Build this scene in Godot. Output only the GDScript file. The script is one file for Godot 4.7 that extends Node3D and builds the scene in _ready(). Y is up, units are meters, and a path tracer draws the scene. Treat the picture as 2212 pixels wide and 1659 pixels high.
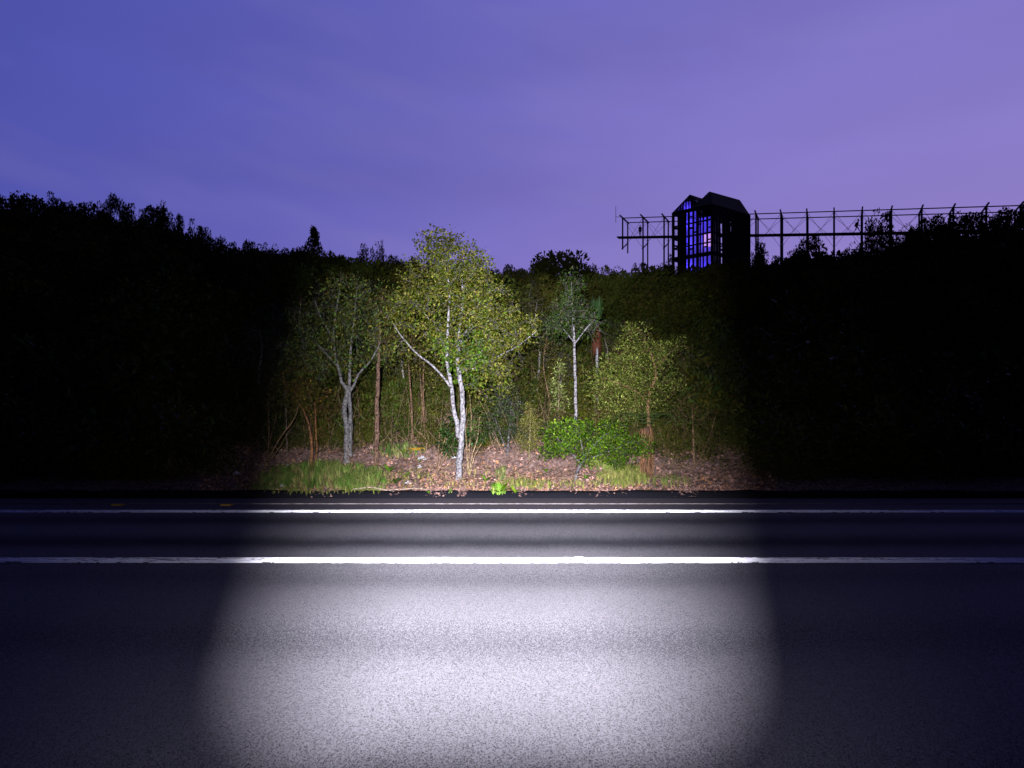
extends Node3D
# Dusk on a bush-lined road: a flash head beside the camera lights asphalt and roadside trees;
# on the hill a slatted timber tower with a raised gallery stands against a violet sky.
# Pixels quoted below are those of the photograph shown 2212 wide; F is its focal length in such pixels.

const F := 1300.0
const CX := 1106.0
const HY := 883.0
const EYE := 1.7

var rng := RandomNumberGenerator.new()
var noise := FastNoiseLite.new()
var M := {}
var names := {}

# ---------------------------------------------------------------- places
func P(px: float, py: float, d: float) -> Vector3:
	return Vector3((px - CX) / F * d, EYE + (HY - py) / F * d, -d)

func table(t: Array, x: float) -> float:
	if x <= t[0][0]: return t[0][1]
	for i in range(1, t.size()):
		if x <= t[i][0]:
			var k: float = (x - t[i - 1][0]) / (t[i][0] - t[i - 1][0])
			k = k * k * (3.0 - 2.0 * k)
			return lerpf(t[i - 1][1], t[i][1], k)
	return t[-1][1]

# how far the crest of the hill is and how high the ground stands there, by direction
const CREST_FAR := [[-400, 56], [190, 60], [600, 66], [850, 73], [1310, 74], [1640, 73], [1850, 66], [2022, 60], [2600, 56]]
const CREST_HIGH := [[-600, 17.5], [0, 18.2], [190, 17.6], [330, 17.4], [440, 15.6], [560, 15.2], [850, 15.2], [1060, 14.0], [1310, 13.6], [1440, 14.6], [1700, 15.2], [1850, 15.0], [2022, 15.6], [2212, 16.2], [2700, 15.0]]
const BANK := [[11.5, 0.10], [12.35, 0.27], [14.0, 0.85], [18.0, 2.0]]

func G(x: float, z: float) -> float:
	var d := -z
	if d < 11.5: return 0.0
	var y: float
	if d < 18.0:
		y = table(BANK, d)
	else:
		var px := clampf(x / d, -1.4, 1.4) * F + CX
		var far := table(CREST_FAR, px)
		var top := table(CREST_HIGH, px)
		if d < far:
			var k := (d - 18.0) / (far - 18.0)
			y = lerpf(2.0, top, k) + 0.9 * sin(k * PI) * 0.6
		else:
			y = top - (d - far) * 0.05
	var rough := clampf((d - 11.7) / 2.0, 0.0, 1.0)
	y += noise.get_noise_2d(x * 2.2, z * 2.2) * 0.16 * rough + noise.get_noise_2d(x * 9.0, z * 9.0) * 0.04 * clampf((d - 11.5) * 2.0, 0.0, 1.0)
	return y

func on_ground(px: float, py: float) -> Vector3:
	var d := 11.6
	while d < 110.0:
		var p := P(px, py, d)
		if p.y <= G(p.x, p.z): return Vector3(p.x, G(p.x, p.z), p.z)
		d += 0.03
	return P(px, py, 110.0)

# ---------------------------------------------------------------- mesh building
class Shape:
	var v := PackedVector3Array()
	var n := PackedVector3Array()
	var c := PackedColorArray()
	var u := PackedVector2Array()

	func tri(a: Vector3, b: Vector3, d: Vector3, col: Color) -> void:
		var m := (d - a).cross(b - a).normalized()
		v.append(a); v.append(b); v.append(d)
		n.append(m); n.append(m); n.append(m)
		c.append(col); c.append(col); c.append(col)

	func face(a: Vector3, b: Vector3, d: Vector3, na: Vector3, nb: Vector3, nd: Vector3, col: Color) -> void:
		if (d - a).cross(b - a).dot(na + nb + nd) < 0.0:
			v.append(a); v.append(d); v.append(b)
			n.append(na); n.append(nd); n.append(nb)
		else:
			v.append(a); v.append(b); v.append(d)
			n.append(na); n.append(nb); n.append(nd)
		c.append(col); c.append(col); c.append(col)

	func quad(a: Vector3, b: Vector3, d: Vector3, e: Vector3, out: Vector3, col: Color) -> void:
		var m := (d - a).cross(b - a).normalized()
		if m.dot(out) < 0.0: m = -m
		face(a, b, d, m, m, m, col); face(a, d, e, m, m, m, col)

	func box(lo: Vector3, hi: Vector3, col: Color) -> void:
		var p := []
		for i in 8: p.append(Vector3(hi.x if i & 1 else lo.x, hi.y if i & 2 else lo.y, hi.z if i & 4 else lo.z))
		quad(p[0], p[2], p[3], p[1], Vector3(0, 0, -1), col); quad(p[4], p[5], p[7], p[6], Vector3(0, 0, 1), col)
		quad(p[0], p[4], p[6], p[2], Vector3(-1, 0, 0), col); quad(p[1], p[3], p[7], p[5], Vector3(1, 0, 0), col)
		quad(p[0], p[1], p[5], p[4], Vector3(0, -1, 0), col); quad(p[2], p[6], p[7], p[3], Vector3(0, 1, 0), col)

	func leaf(p: Vector3, dir: Vector3, up: Vector3, long: float, wide: float, col: Color) -> void:
		var side := dir.cross(up).normalized()
		var fold := side.cross(dir) * wide * 0.22
		var mid := p + dir * long * 0.45
		var tip := p + dir * long - fold * 0.6
		tri(p, mid + side * wide * 0.5 + fold, tip, col)
		tri(p, tip, mid - side * wide * 0.5 + fold, col)

	func tube(pts: PackedVector3Array, rad: PackedFloat32Array, sides: int, cols: PackedColorArray, cap := false) -> void:
		var k := pts.size()
		var ref := Vector3(0.31, 0.2, 0.93)
		var ring0 := PackedVector3Array()
		var nor0 := PackedVector3Array()
		for i in k:
			var t := (pts[mini(i + 1, k - 1)] - pts[maxi(i - 1, 0)]).normalized()
			var s := t.cross(ref).normalized()
			var q := s.cross(t)
			ref = q.cross(s) if false else ref
			var ring := PackedVector3Array()
			var nor := PackedVector3Array()
			for j in sides:
				var a := TAU * j / sides
				var o := s * cos(a) + q * sin(a)
				nor.append(o); ring.append(pts[i] + o * rad[i])
			if i > 0:
				for j in sides:
					var h := (j + 1) % sides
					face(ring0[j], ring0[h], ring[h], nor0[j], nor0[h], nor[h], cols[i])
					face(ring0[j], ring[h], ring[j], nor0[j], nor[h], nor[j], cols[i])
			ring0 = ring; nor0 = nor
			if cap and (i == 0 or i == k - 1):
				var m := -t if i == 0 else t
				for j in range(1, sides - 1): face(ring[0], ring[j], ring[j + 1], m, m, m, cols[i])

	func mesh(mat: Material) -> ArrayMesh:
		var a := []
		a.resize(Mesh.ARRAY_MAX)
		a[Mesh.ARRAY_VERTEX] = v; a[Mesh.ARRAY_NORMAL] = n; a[Mesh.ARRAY_COLOR] = c
		if u.size() == v.size(): a[Mesh.ARRAY_TEX_UV] = u
		var m := ArrayMesh.new()
		m.add_surface_from_arrays(Mesh.PRIMITIVE_TRIANGLES, a)
		m.surface_set_material(0, mat)
		return m

func fill(col: Color, k: int) -> PackedColorArray:
	var a := PackedColorArray(); a.resize(k); a.fill(col); return a

func numbered(called: String) -> String:
	var k: int = names.get(called, -1) + 1
	names[called] = k
	return called if k == 0 else "%s_%03d" % [called, k]

func thing(called: String, label: String, category: String, at := Vector3.ZERO, group := "") -> Node3D:
	var o := Node3D.new()
	o.name = numbered(called); add_child(o); o.position = at
	tag(o, label, category, group)
	return o

func tag(o: Node, label: String, category: String, group := "", kind := "") -> void:
	if label: o.set_meta("label", label)
	if category: o.set_meta("category", category)
	if group: o.set_meta("group", group)
	if kind: o.set_meta("kind", kind)

func part(parent: Node3D, called: String, mesh: Mesh, mat: Material = null, at := Transform3D.IDENTITY) -> MeshInstance3D:
	var o := MeshInstance3D.new()
	o.name = called; o.mesh = mesh; o.transform = at
	if mat: o.material_override = mat
	parent.add_child(o, true)
	return o

func solo(called: String, mesh: Mesh, label: String, category: String, at := Vector3.ZERO, group := "", kind := "") -> MeshInstance3D:
	var o := MeshInstance3D.new()
	o.name = numbered(called); o.mesh = mesh; add_child(o); o.position = at
	tag(o, label, category, group, kind)
	return o

func scatter(called: String, label: String, category: String, mesh: Mesh, xf: Array, cols: Array) -> MultiMeshInstance3D:
	var mm := MultiMesh.new()
	mm.transform_format = MultiMesh.TRANSFORM_3D
	mm.use_colors = cols.size() > 0
	mm.mesh = mesh
	mm.instance_count = xf.size()
	for i in xf.size():
		mm.set_instance_transform(i, xf[i])
		if cols.size(): mm.set_instance_color(i, cols[i])
	var o := MultiMeshInstance3D.new()
	o.name = numbered(called); o.multimesh = mm; add_child(o)
	tag(o, label, category, "", "stuff")
	return o

# a straight bar between two points, of a shared unit box
var unit_box: ArrayMesh
func bar(parent: Node3D, called: String, a: Vector3, b: Vector3, w: float, t: float, mat: Material, up := Vector3.UP) -> MeshInstance3D:
	var d := b - a
	var y := d.normalized()
	if absf(y.dot(up)) > 0.98: up = Vector3(0.3, 0.0, 0.95)
	var x := y.cross(up).normalized()
	var z := x.cross(y)
	return part(parent, called, unit_box, mat, Transform3D(Basis(x * w, d, z * t), (a + b) * 0.5))

# ---------------------------------------------------------------- materials
func mix_texture(size: int, freq: float, seed_: int, stops: Array, octaves := 4, kind := FastNoiseLite.TYPE_SIMPLEX_SMOOTH) -> NoiseTexture2D:
	var f := FastNoiseLite.new()
	f.seed = seed_; f.frequency = freq; f.fractal_octaves = octaves; f.noise_type = kind
	var g := Gradient.new()
	var off := PackedFloat32Array(); var col := PackedColorArray()
	for s in stops: off.append(s[0]); col.append((s[1] as Color).linear_to_srgb())
	g.offsets = off; g.colors = col
	var t := NoiseTexture2D.new()
	t.width = size; t.height = size; t.seamless = true; t.noise = f; t.color_ramp = g; t.generate_mipmaps = true
	return t

func grey(v: float) -> Color: return Color(v, v, v)

func plain(lin: Color, rough := 0.8, spec := 0.5) -> StandardMaterial3D:
	var m := StandardMaterial3D.new()
	m.albedo_color = lin.linear_to_srgb(); m.roughness = rough; m.metallic_specular = spec
	return m

func world_map(m: StandardMaterial3D, per_metre: float) -> void:
	m.uv1_triplanar = true; m.uv1_world_triplanar = true
	m.uv1_scale = Vector3.ONE * per_metre

func make_materials() -> void:
	var leaf := StandardMaterial3D.new()
	leaf.vertex_color_use_as_albedo = true; leaf.roughness = 0.45; leaf.metallic_specular = 0.17
	leaf.cull_mode = BaseMaterial3D.CULL_DISABLED
	M.leaf = leaf
	var dull: StandardMaterial3D = leaf.duplicate(); dull.roughness = 0.8; dull.metallic_specular = 0.15
	M.dull = dull
	var bark := StandardMaterial3D.new()
	bark.vertex_color_use_as_albedo = true; bark.roughness = 0.9; bark.metallic_specular = 0.25
	bark.albedo_texture = mix_texture(512, 0.012, 5, [[0.1, grey(0.12)], [0.4, grey(0.4)], [0.52, grey(0.9)], [0.75, grey(1.0)]], 5)
	world_map(bark, 2.6)
	M.bark = bark
	var wood := plain(Color(1, 1, 1), 0.85, 0.3)
	wood.albedo_texture = mix_texture(512, 0.02, 9, [[0.25, Color(0.07, 0.065, 0.048)], [0.6, Color(0.14, 0.125, 0.09)], [0.85, Color(0.2, 0.165, 0.11)]])
	world_map(wood, 0.35)
	M.wood = wood
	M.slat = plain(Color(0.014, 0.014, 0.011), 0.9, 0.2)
	M.steel = plain(Color(0.02, 0.021, 0.022), 0.6, 0.4)
	var soil := plain(Color(1, 1, 1), 0.95, 0.2)
	soil.albedo_texture = mix_texture(1024, 0.02, 21, [[0.15, Color(0.0280, 0.0168, 0.0126)], [0.45, Color(0.0840, 0.0532, 0.0434)], [0.62, Color(0.1400, 0.0924, 0.0812)], [0.85, Color(0.1960, 0.1470, 0.1316)]], 6)
	world_map(soil, 0.5)
	M.soil = soil
	var tar := plain(Color(0.005, 0.005, 0.007), 0.8, 0.12)
	M.tar = tar

# ---------------------------------------------------------------- sky
func make_sky() -> Sky:
	var w := 1024; var h := 512
	var img := Image.create(w, h, false, Image.FORMAT_RGBF)
	var drift := FastNoiseLite.new(); drift.seed = 3; drift.frequency = 1.0; drift.fractal_octaves = 4
	var glow := Vector3(sin(deg_to_rad(38.0)) * cos(0.1), sin(0.1), -cos(deg_to_rad(38.0)) * cos(0.1))
	var dusk := Vector3(sin(deg_to_rad(20.0)) * cos(0.1), sin(0.1), -cos(deg_to_rad(20.0)) * cos(0.1))
	var blue := Color(0.066, 0.08, 0.40)
	var violet := Color(0.18, 0.17, 0.57)
	var rose := Color(0.37, 0.255, 0.6)
	for j in h:
		var el := (0.5 - (j + 0.5) / h) * PI
		for i in w:
			var az := (i + 0.5) / w * TAU      # 0 is -Z, to the right positive
			var d := Vector3(sin(az) * cos(el), sin(el), -cos(az) * cos(el))
			var off := rad_to_deg(acos(clampf(d.dot(glow), -1.0, 1.0)))
			var low := exp(-maxf(el, 0.0) / 0.26)
			var t := clampf(1.0 - off / 88.0, 0.0, 1.0)
			t = t * t * (3.0 - 2.0 * t)
			var c := blue.lerp(violet, t)
			c = c.lerp(rose, clampf(low * 0.85 * (0.12 + 0.9 * t) + 0.2 * t * t, 0.0, 1.0))
			var n := drift.get_noise_3d(d.x * 1.6 + d.y * 0.5, d.y * 7.0, d.z * 1.6)
			var veil := maxf(0.0, drift.get_noise_3d(d.x * 2.6 + 5.0, d.y * 13.0 + d.x * 2.0, d.z * 2.6))
			c *= 1.0 + 0.10 * n
			c = c.lerp(Color(c.b * 0.46, c.b * 0.40, c.b), veil * 0.35)
			# twilight thins out away from the afterglow
			var f := smoothstep(54.0, 110.0, rad_to_deg(acos(clampf(d.dot(dusk), -1.0, 1.0))))
			c *= lerpf(1.0, 0.13, f)
			var over := smoothstep(deg_to_rad(33.0), deg_to_rad(64.0), el)
			c *= lerpf(1.0, 0.15, over)
			img.set_pixel(i, j, c)
	var m := PanoramaSkyMaterial.new()
	m.panorama = ImageTexture.create_from_image(img)
	var s := Sky.new(); s.sky_material = m
	return s

# ---------------------------------------------------------------- the lamp that lights the road
func flash_head() -> void:
	var at := Vector3(-0.15, 1.95, 0.55)
	var t := thing("flash_lamp", "black studio flash head with square hood on a tripod stand", "lamp", Vector3(at.x, 0, at.z + 0.12))
	var o := Vector3(0, at.y, -0.12)
	var black := plain(Color(0.045, 0.045, 0.045), 0.8, 0.3)
	var dep := 0.30; var wl := 0.082; var wt := 0.061; var up := 0.084; var dn := 0.132
	var s := Shape.new()
	var side := func(a: Vector3, b: Vector3) -> void:
		var q := Shape.new(); q.box(a, b, Color.WHITE)
		part(t, "hood_panel", q.mesh(black))
	for e in [-1.0, 1.0]:
		var q := Shape.new()
		var lo := o + Vector3(wl * e, -dn, 0); var hi := o + Vector3(wt * e, up, 0); var th := Vector3(0.004 * e, 0, 0)
		var z0 := Vector3(0, 0, -dep); var z1 := Vector3(0, 0, 0.07)
		q.quad(lo + z0, hi + z0, hi + z1, lo + z1, Vector3(-e, 0, 0), Color.WHITE); q.quad(lo + th + z0, hi + th + z0, hi + th + z1, lo + th + z1, Vector3(e, 0, 0), Color.WHITE)
		q.quad(lo + z0, hi + z0, hi + th + z0, lo + th + z0, Vector3(0, 0, -1), Color.WHITE); q.quad(lo + z1, hi + z1, hi + th + z1, lo + th + z1, Vector3(0, 0, 1), Color.WHITE)
		part(t, "hood_panel", q.mesh(black))
	side.call(o + Vector3(-wl - 0.004, up, -dep), o + Vector3(wl + 0.004, up + 0.004, 0.07))
	side.call(o + Vector3(-wl - 0.004, -dn - 0.004, -dep), o + Vector3(wl + 0.004, -dn, 0.07))
	s.box(o + Vector3(-wl - 0.004, -dn - 0.004, 0.07), o + Vector3(wl + 0.004, up + 0.004, 0.24), Color.WHITE)
	part(t, "housing", s.mesh(black))
	var glass := plain(Color(0.8, 0.8, 0.8), 0.3)
	glass.emission_enabled = true; glass.emission = Color(0.98, 0.94, 1.0); glass.emission_energy_multiplier = 4.0
	var ball := SphereMesh.new(); ball.radius = 0.048; ball.height = 0.096; ball.radial_segments = 20; ball.rings = 10
	part(t, "flash_bulb", ball, glass, Transform3D(Basis(), o))
	var pole := CylinderMesh.new(); pole.top_radius = 0.014; pole.bottom_radius = 0.016; pole.height = at.y - 0.14 - 0.35
	part(t, "pole", pole, M.steel, Transform3D(Basis(), Vector3(0, 0.35 + pole.height * 0.5, 0.03)))
	for k in 3:
		var a := TAU * k / 3.0 + 0.5
		bar(t, "leg", Vector3(0, 0.62, 0.03), Vector3(cos(a) * 0.5, 0.012, 0.03 + sin(a) * 0.5), 0.022, 0.022, M.steel)
	var l := SpotLight3D.new()
	l.name = "flash_light"
	l.position = o
	l.light_color = Color(0.965, 0.955, 1.0)
	l.light_energy = 1070.0
	l.light_size = 0.047
	l.spot_angle = 80.0; l.spot_angle_attenuation = 0.2; l.spot_range = 200.0; l.spot_attenuation = 2.0
	l.shadow_enabled = true
	t.add_child(l)
	# light scattered by the inside of the hood leaves its mouth in every direction
	var g := AreaLight3D.new()
	g.name = "hood_light"
	g.position = o + Vector3(0, 0, -0.13)
	g.area_size = Vector2(wt * 2.0, (up + dn) * 0.8)
	g.area_normalize_energy = true
	g.light_color = Color(0.965, 0.955, 1.0)
	g.light_energy = 24.0
	g.area_range = 60.0
	g.shadow_enabled = true
	t.add_child(g)
	t.rotation.y = -0.002

# ---------------------------------------------------------------- road
const RUTS := [[9.25, 0.38, 0.9], [7.75, 0.34, 1.08], [6.15, 0.36, 0.30], [4.5, 0.38, 0.33], [2.6, 0.36, 0.3]]
func road_y(d: float) -> float:
	var y := 0.0
	for r in RUTS: y -= 0.018 * exp(-pow((d - r[0]) / r[1], 2.0))
	return y

func road_texture() -> ImageTexture:
	# u runs 4 m along the road, v from 10.2 m (far edge line) to 0.2 m; chips of stone bedded in bitumen, fewer showing in the wheel tracks
	var w := 1024; var h := 2048
	var b := PackedByteArray(); b.resize(w * h * 3)
	var wob := FastNoiseLite.new(); wob.seed = 12; wob.frequency = 1.0; wob.fractal_octaves = 3
	var wander := PackedFloat32Array(); wander.resize(w)
	var wander2 := PackedFloat32Array(); wander2.resize(w)
	for i in w:
		var a := TAU * i / w
		wander[i] = wob.get_noise_2d(cos(a) * 0.8, sin(a) * 0.8) * 0.10
		wander2[i] = wob.get_noise_2d(cos(a) * 2.5 + 9.0, sin(a) * 2.5) * 0.06
	var rows := PackedFloat32Array(); rows.resize(4096)
	for j in 4096:
		var d := 10.4 - 10.8 * j / 4096.0
		var p := 0.12
		for r in RUTS: p += r[2] * 0.74 * exp(-pow((d - r[0]) / r[1], 2.0))
		rows[j] = p
	var r2 := RandomNumberGenerator.new(); r2.seed = 77
	var chip := PackedFloat32Array(); chip.resize((w / 2) * (h / 2))
	for k in chip.size(): chip[k] = r2.randf()
	for j in h:
		var d := 10.2 - 10.0 * j / h
		var jj := (j / 2) * (w / 2)
		for i in w:
			var q := chip[jj + i / 2]
			var p := rows[clampi(int((10.4 - d - wander[i] * 0.5 - wander2[i] * 0.5) / 10.8 * 4096.0), 0, 4095)]
			var f := r2.randf()
			var val: float
			if fposmod(q * 7.31 + f * 4.7, 1.0) < p:
				val = 32.0 + 15.0 * f
			else:
				val = 77.0 + 14.0 * q + 9.0 * f
			var k := (j * w + i) * 3
			var tarry := val < 52.0
			b[k] = int(val * (0.96 if tarry else 1.0)); b[k + 1] = int(val * (0.97 if tarry else 0.98)); b[k + 2] = int(val * (1.1 if tarry else 1.02))
	var img := Image.create_from_data(w, h, false, Image.FORMAT_RGB8, b)
	img.generate_mipmaps()
	return ImageTexture.create_from_image(img)

func make_road() -> void:
	var s := Shape.new()
	var rows := []
	var d := 10.2
	while d > -1.45:
		rows.append(d); d -= 0.08
	var tex := road_texture()
	var m := StandardMaterial3D.new()
	m.albedo_texture = tex; m.roughness = 0.92; m.metallic_specular = 0.2
	var xs := []
	var x := -160.0
	while x <= 160.0: xs.append(x); x += 8.0
	for i in xs.size() - 1:
		for j in rows.size() - 1:
			var q := []
			for p in [[i, j], [i + 1, j], [i + 1, j + 1], [i, j + 1]]:
				var dd: float = rows[p[1]]
				var nn := Vector3(0, 1, (road_y(dd + 0.01) - road_y(dd - 0.01)) / 0.02).normalized()
				q.append([Vector3(xs[p[0]], road_y(dd), -dd), nn, Vector2(xs[p[0]] / 4.0, (10.2 - dd) / 10.0)])
			for t in [[0, 1, 2], [0, 2, 3]]:
				for k in t: s.v.append(q[k][0]); s.n.append(q[k][1]); s.c.append(Color.WHITE); s.u.append(q[k][2])
	solo("road", s.mesh(m), "dark chip seal road with worn wheel tracks", "", Vector3.ZERO, "", "structure")
	# smooth asphalt shoulder in two strips that meet in a seam
	var sm := plain(Color(1, 1, 1), 0.85, 0.3)
	sm.albedo_texture = mix_texture(512, 0.09, 31, [[0.2, Color(0.0448, 0.0378, 0.0448)], [0.5, Color(0.0616, 0.0518, 0.0616)], [0.8, Color(0.0798, 0.0672, 0.0798)]], 5)
	world_map(sm, 1.0)
	for e in [[10.2, 10.72, 0.0], [10.745, 11.36, 0.012]]:
		var b := Shape.new()
		b.box(Vector3(-160, -0.2, -e[1]), Vector3(160, e[2], -e[0]), Color.WHITE)
		solo("road_shoulder", b.mesh(sm), "smooth grey asphalt shoulder beside the kerb", "", Vector3.ZERO, "", "structure")
	var seam := Shape.new()
	seam.box(Vector3(-160, -0.2, -10.745), Vector3(160, 0.0165, -10.72), Color.WHITE)
	var sp := plain(Color(1, 1, 1), 0.8, 0.3)
	sp.albedo_texture = mix_texture(256, 0.05, 33, [[0.3, Color(0.0700, 0.0616, 0.0602)], [0.6, Color(0.1190, 0.1064, 0.1050)]], 4)
	world_map(sp, 0.4)
	solo("road_seam", seam.mesh(sp), "pale raised seam along the asphalt shoulder", "", Vector3.ZERO, "", "structure")
	# painted lines: thick ribbed thermoplastic
	paint_line(9.95, 0.205, 41)
	paint_line(6.74, 0.215, 43)
	# kerb: a low rolled lip of black asphalt
	var k := Shape.new()
	var prof := [Vector2(11.352, -0.1), Vector2(11.352, 0.03), Vector2(11.37, 0.075), Vector2(11.40, 0.115), Vector2(11.45, 0.135), Vector2(11.53, 0.138), Vector2(11.6, 0.12), Vector2(11.66, 0.02)]
	var xx := -60.0
	while xx < 60.0:
		var st := 0.25 if absf(xx) < 12.0 else 2.0
		for j in prof.size() - 1:
			var pts := []
			for q in [[xx, j], [xx + st, j], [xx + st, j + 1], [xx, j + 1]]:
				var pr: Vector2 = prof[q[1]]
				var lift := clampf((pr.y - 0.03) / 0.1, 0.0, 1.0)
				var wv := noise.get_noise_2d(q[0] * 3.0, 40.0) * 0.03 * lift
				pts.append(Vector3(q[0], pr.y + wv, -pr.x - noise.get_noise_2d(q[0] * 5.0, 70.0) * 0.02 * lift))
			k.quad(pts[0], pts[1], pts[2], pts[3], Vector3(0, 1, 0.5), Color.WHITE)
		xx += st
	solo("kerb", k.mesh(M.tar), "low black asphalt kerb lip along the verge", "", Vector3.ZERO, "", "structure")

func paint_line(d: float, wide: float, seed_: int) -> void:
	var r := RandomNumberGenerator.new(); r.seed = seed_
	var w := 2048; var h := 32
	var img := Image.create(w, h, false, Image.FORMAT_RGB8)
	img.fill(Color(0.9, 0.9, 0.92))
	for i in 2600:
		var g := r.randf_range(0.76, 0.94)
		img.fill_rect(Rect2i(r.randi_range(0, w - 1), r.randi_range(0, h - 1), r.randi_range(1, 8), r.randi_range(1, 3)), Color(g, g, g + 0.02))
	# cracks run slantwise through the paint, and small chips are missing
	for i in 64:
		var cx := r.randf_range(0, w); var cy := r.randf_range(0, h * 0.3); var slope := r.randf_range(1.5, 9.0) * (1 if r.randf() < 0.85 else -1)
		var run := r.randf_range(8, h)
		var yy := 0.0
		while yy < run:
			for q in int(absf(slope)) + 1:
				var ix := posmod(int(cx + slope * yy + q), w)
				if r.randf() < 0.86: img.fill_rect(Rect2i(ix, clampi(int(cy + yy), 0, h - 1), 1, 1), Color(0.2, 0.2, 0.22))
			slope = clampf(slope + r.randf_range(-2.0, 2.0), -11.0, 11.0)
			yy += 1.0
	for i in 60:
		img.fill_rect(Rect2i(r.randi_range(0, w), [0, h - 2][r.randi() % 2], r.randi_range(2, 9), 2), Color(0.24, 0.24, 0.26))
	img.generate_mipmaps()
	var m := StandardMaterial3D.new()
	m.albedo_texture = ImageTexture.create_from_image(img); m.roughness = 0.7; m.metallic_specular = 0.3
	var s := Shape.new()
	var ribs := 14
	var x := -100.0
	while x < 100.0:
		var st := 0.35 if absf(x) < 14.0 else 3.0
		var near := [0.0, 0.0]; var far := [0.0, 0.0]
		for k in 2:
			var xe := x + st * k
			near[k] = d - wide * 0.5 + noise.get_noise_2d(xe * 12.0, seed_) * 0.012
			far[k] = d + wide * 0.5 + noise.get_noise_2d(xe * 12.0, seed_ + 30) * 0.012
		for j in ribs:
			var a := float(j) / ribs; var b := (j + 0.3) / ribs; var e := (j + 1.0) / ribs
			var lo := road_y(d) + 0.003; var hi := lo + 0.009
			for seg in [[a, lo, b, hi], [b, hi, e, lo]]:
				var q := [Vector3(x, seg[1], -lerpf(near[0], far[0], seg[0])), Vector3(x + st, seg[1], -lerpf(near[1], far[1], seg[0])), Vector3(x + st, seg[3], -lerpf(near[1], far[1], seg[2])), Vector3(x, seg[3], -lerpf(near[0], far[0], seg[2]))]
				var uv := [Vector2(x / 24.0, 1.0 - seg[0]), Vector2((x + st) / 24.0, 1.0 - seg[0]), Vector2((x + st) / 24.0, 1.0 - seg[2]), Vector2(x / 24.0, 1.0 - seg[2])]
				var nn: Vector3 = (q[2] - q[0]).cross(q[1] - q[0]).normalized()
				var order := [0, 1, 2, 0, 2, 3]
				if nn.y < 0.0: nn = -nn; order = [0, 2, 1, 0, 3, 2]
				for k in order: s.v.append(q[k]); s.n.append(nn); s.c.append(Color.WHITE); s.u.append(uv[k])
		x += st
	solo("road_marking", s.mesh(m), "solid white ribbed line painted along the road", "", Vector3.ZERO, "", "structure")

# ---------------------------------------------------------------- terrain
func make_ground() -> void:
	var zs := []
	var d := 11.5
	while d < 260.0:
		zs.append(d)
		d += clampf((d - 11.0) * 0.05, 0.07, 6.0)
	var xs := []
	var x := 0.0
	while x < 300.0:
		xs.append(x); x += 0.13 if x < 8.0 else clampf((x - 7.0) * 0.12, 0.14, 14.0)
	var all := []
	for i in range(xs.size() - 1, 0, -1): all.append(-xs[i])
	all.append_array(xs)
	var v := PackedVector3Array(); var n := PackedVector3Array(); var idx := PackedInt32Array()
	for zz in zs:
		for xx in all:
			v.append(Vector3(xx, G(xx, -zz), -zz))
			var e := 0.06 if zz < 20.0 else 0.5
			n.append(Vector3(G(xx - e, -zz) - G(xx + e, -zz), 2.0 * e, G(xx, -zz - e) - G(xx, -zz + e)).normalized())
	var w := all.size()
	for j in zs.size() - 1:
		for i in w - 1:
			var a := j * w + i
			idx.append_array([a, a + 1 + w, a + 1, a, a + w, a + w + 1])
	var arr := []; arr.resize(Mesh.ARRAY_MAX)
	arr[Mesh.ARRAY_VERTEX] = v; arr[Mesh.ARRAY_NORMAL] = n; arr[Mesh.ARRAY_INDEX] = idx
	var m := ArrayMesh.new(); m.add_surface_from_arrays(Mesh.PRIMITIVE_TRIANGLES, arr); m.surface_set_material(0, M.soil)
	solo("hillside", m, "wooded hillside rising from a leaf strewn roadside bank", "", Vector3.ZERO, "", "structure")
	var g := Shape.new()
	g.quad(Vector3(-1500, -0.4, 1500), Vector3(1500, -0.4, 1500), Vector3(1500, -0.4, -1500), Vector3(-1500, -0.4, -1500), Vector3.UP, Color.WHITE)
	solo("ground", g.mesh(plain(Color(0.04, 0.035, 0.025), 0.95, 0.2)), "dark flat land around the road", "", Vector3.ZERO, "", "structure")
	var near := Shape.new()
	near.box(Vector3(-160, -0.5, 1.4), Vector3(160, -0.02, 60), Color.WHITE)
	solo("near_verge", near.mesh(M.soil), "bare earth verge on the near side of the road", "", Vector3.ZERO, "", "structure")

# ---------------------------------------------------------------- trees
func spread(r: RandomNumberGenerator) -> Vector3:
	return Vector3(r.randf_range(-1, 1), r.randf_range(-1, 1), r.randf_range(-1, 1))

func curve_points(pts: Array, step: float) -> Array:
	# Catmull-Rom through [Vector3, radius] pairs
	var out := []
	for i in pts.size() - 1:
		var p0: Vector3 = pts[maxi(i - 1, 0)][0]; var p1: Vector3 = pts[i][0]; var p2: Vector3 = pts[i + 1][0]; var p3: Vector3 = pts[mini(i + 2, pts.size() - 1)][0]
		var k := maxi(2, int(p1.distance_to(p2) / step))
		for j in k:
			var t := float(j) / k
			out.append([p1.cubic_interpolate(p2, p0, p3, t), lerpf(pts[i][1], pts[i + 1][1], t)])
	out.append(pts[-1])
	return out

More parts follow.
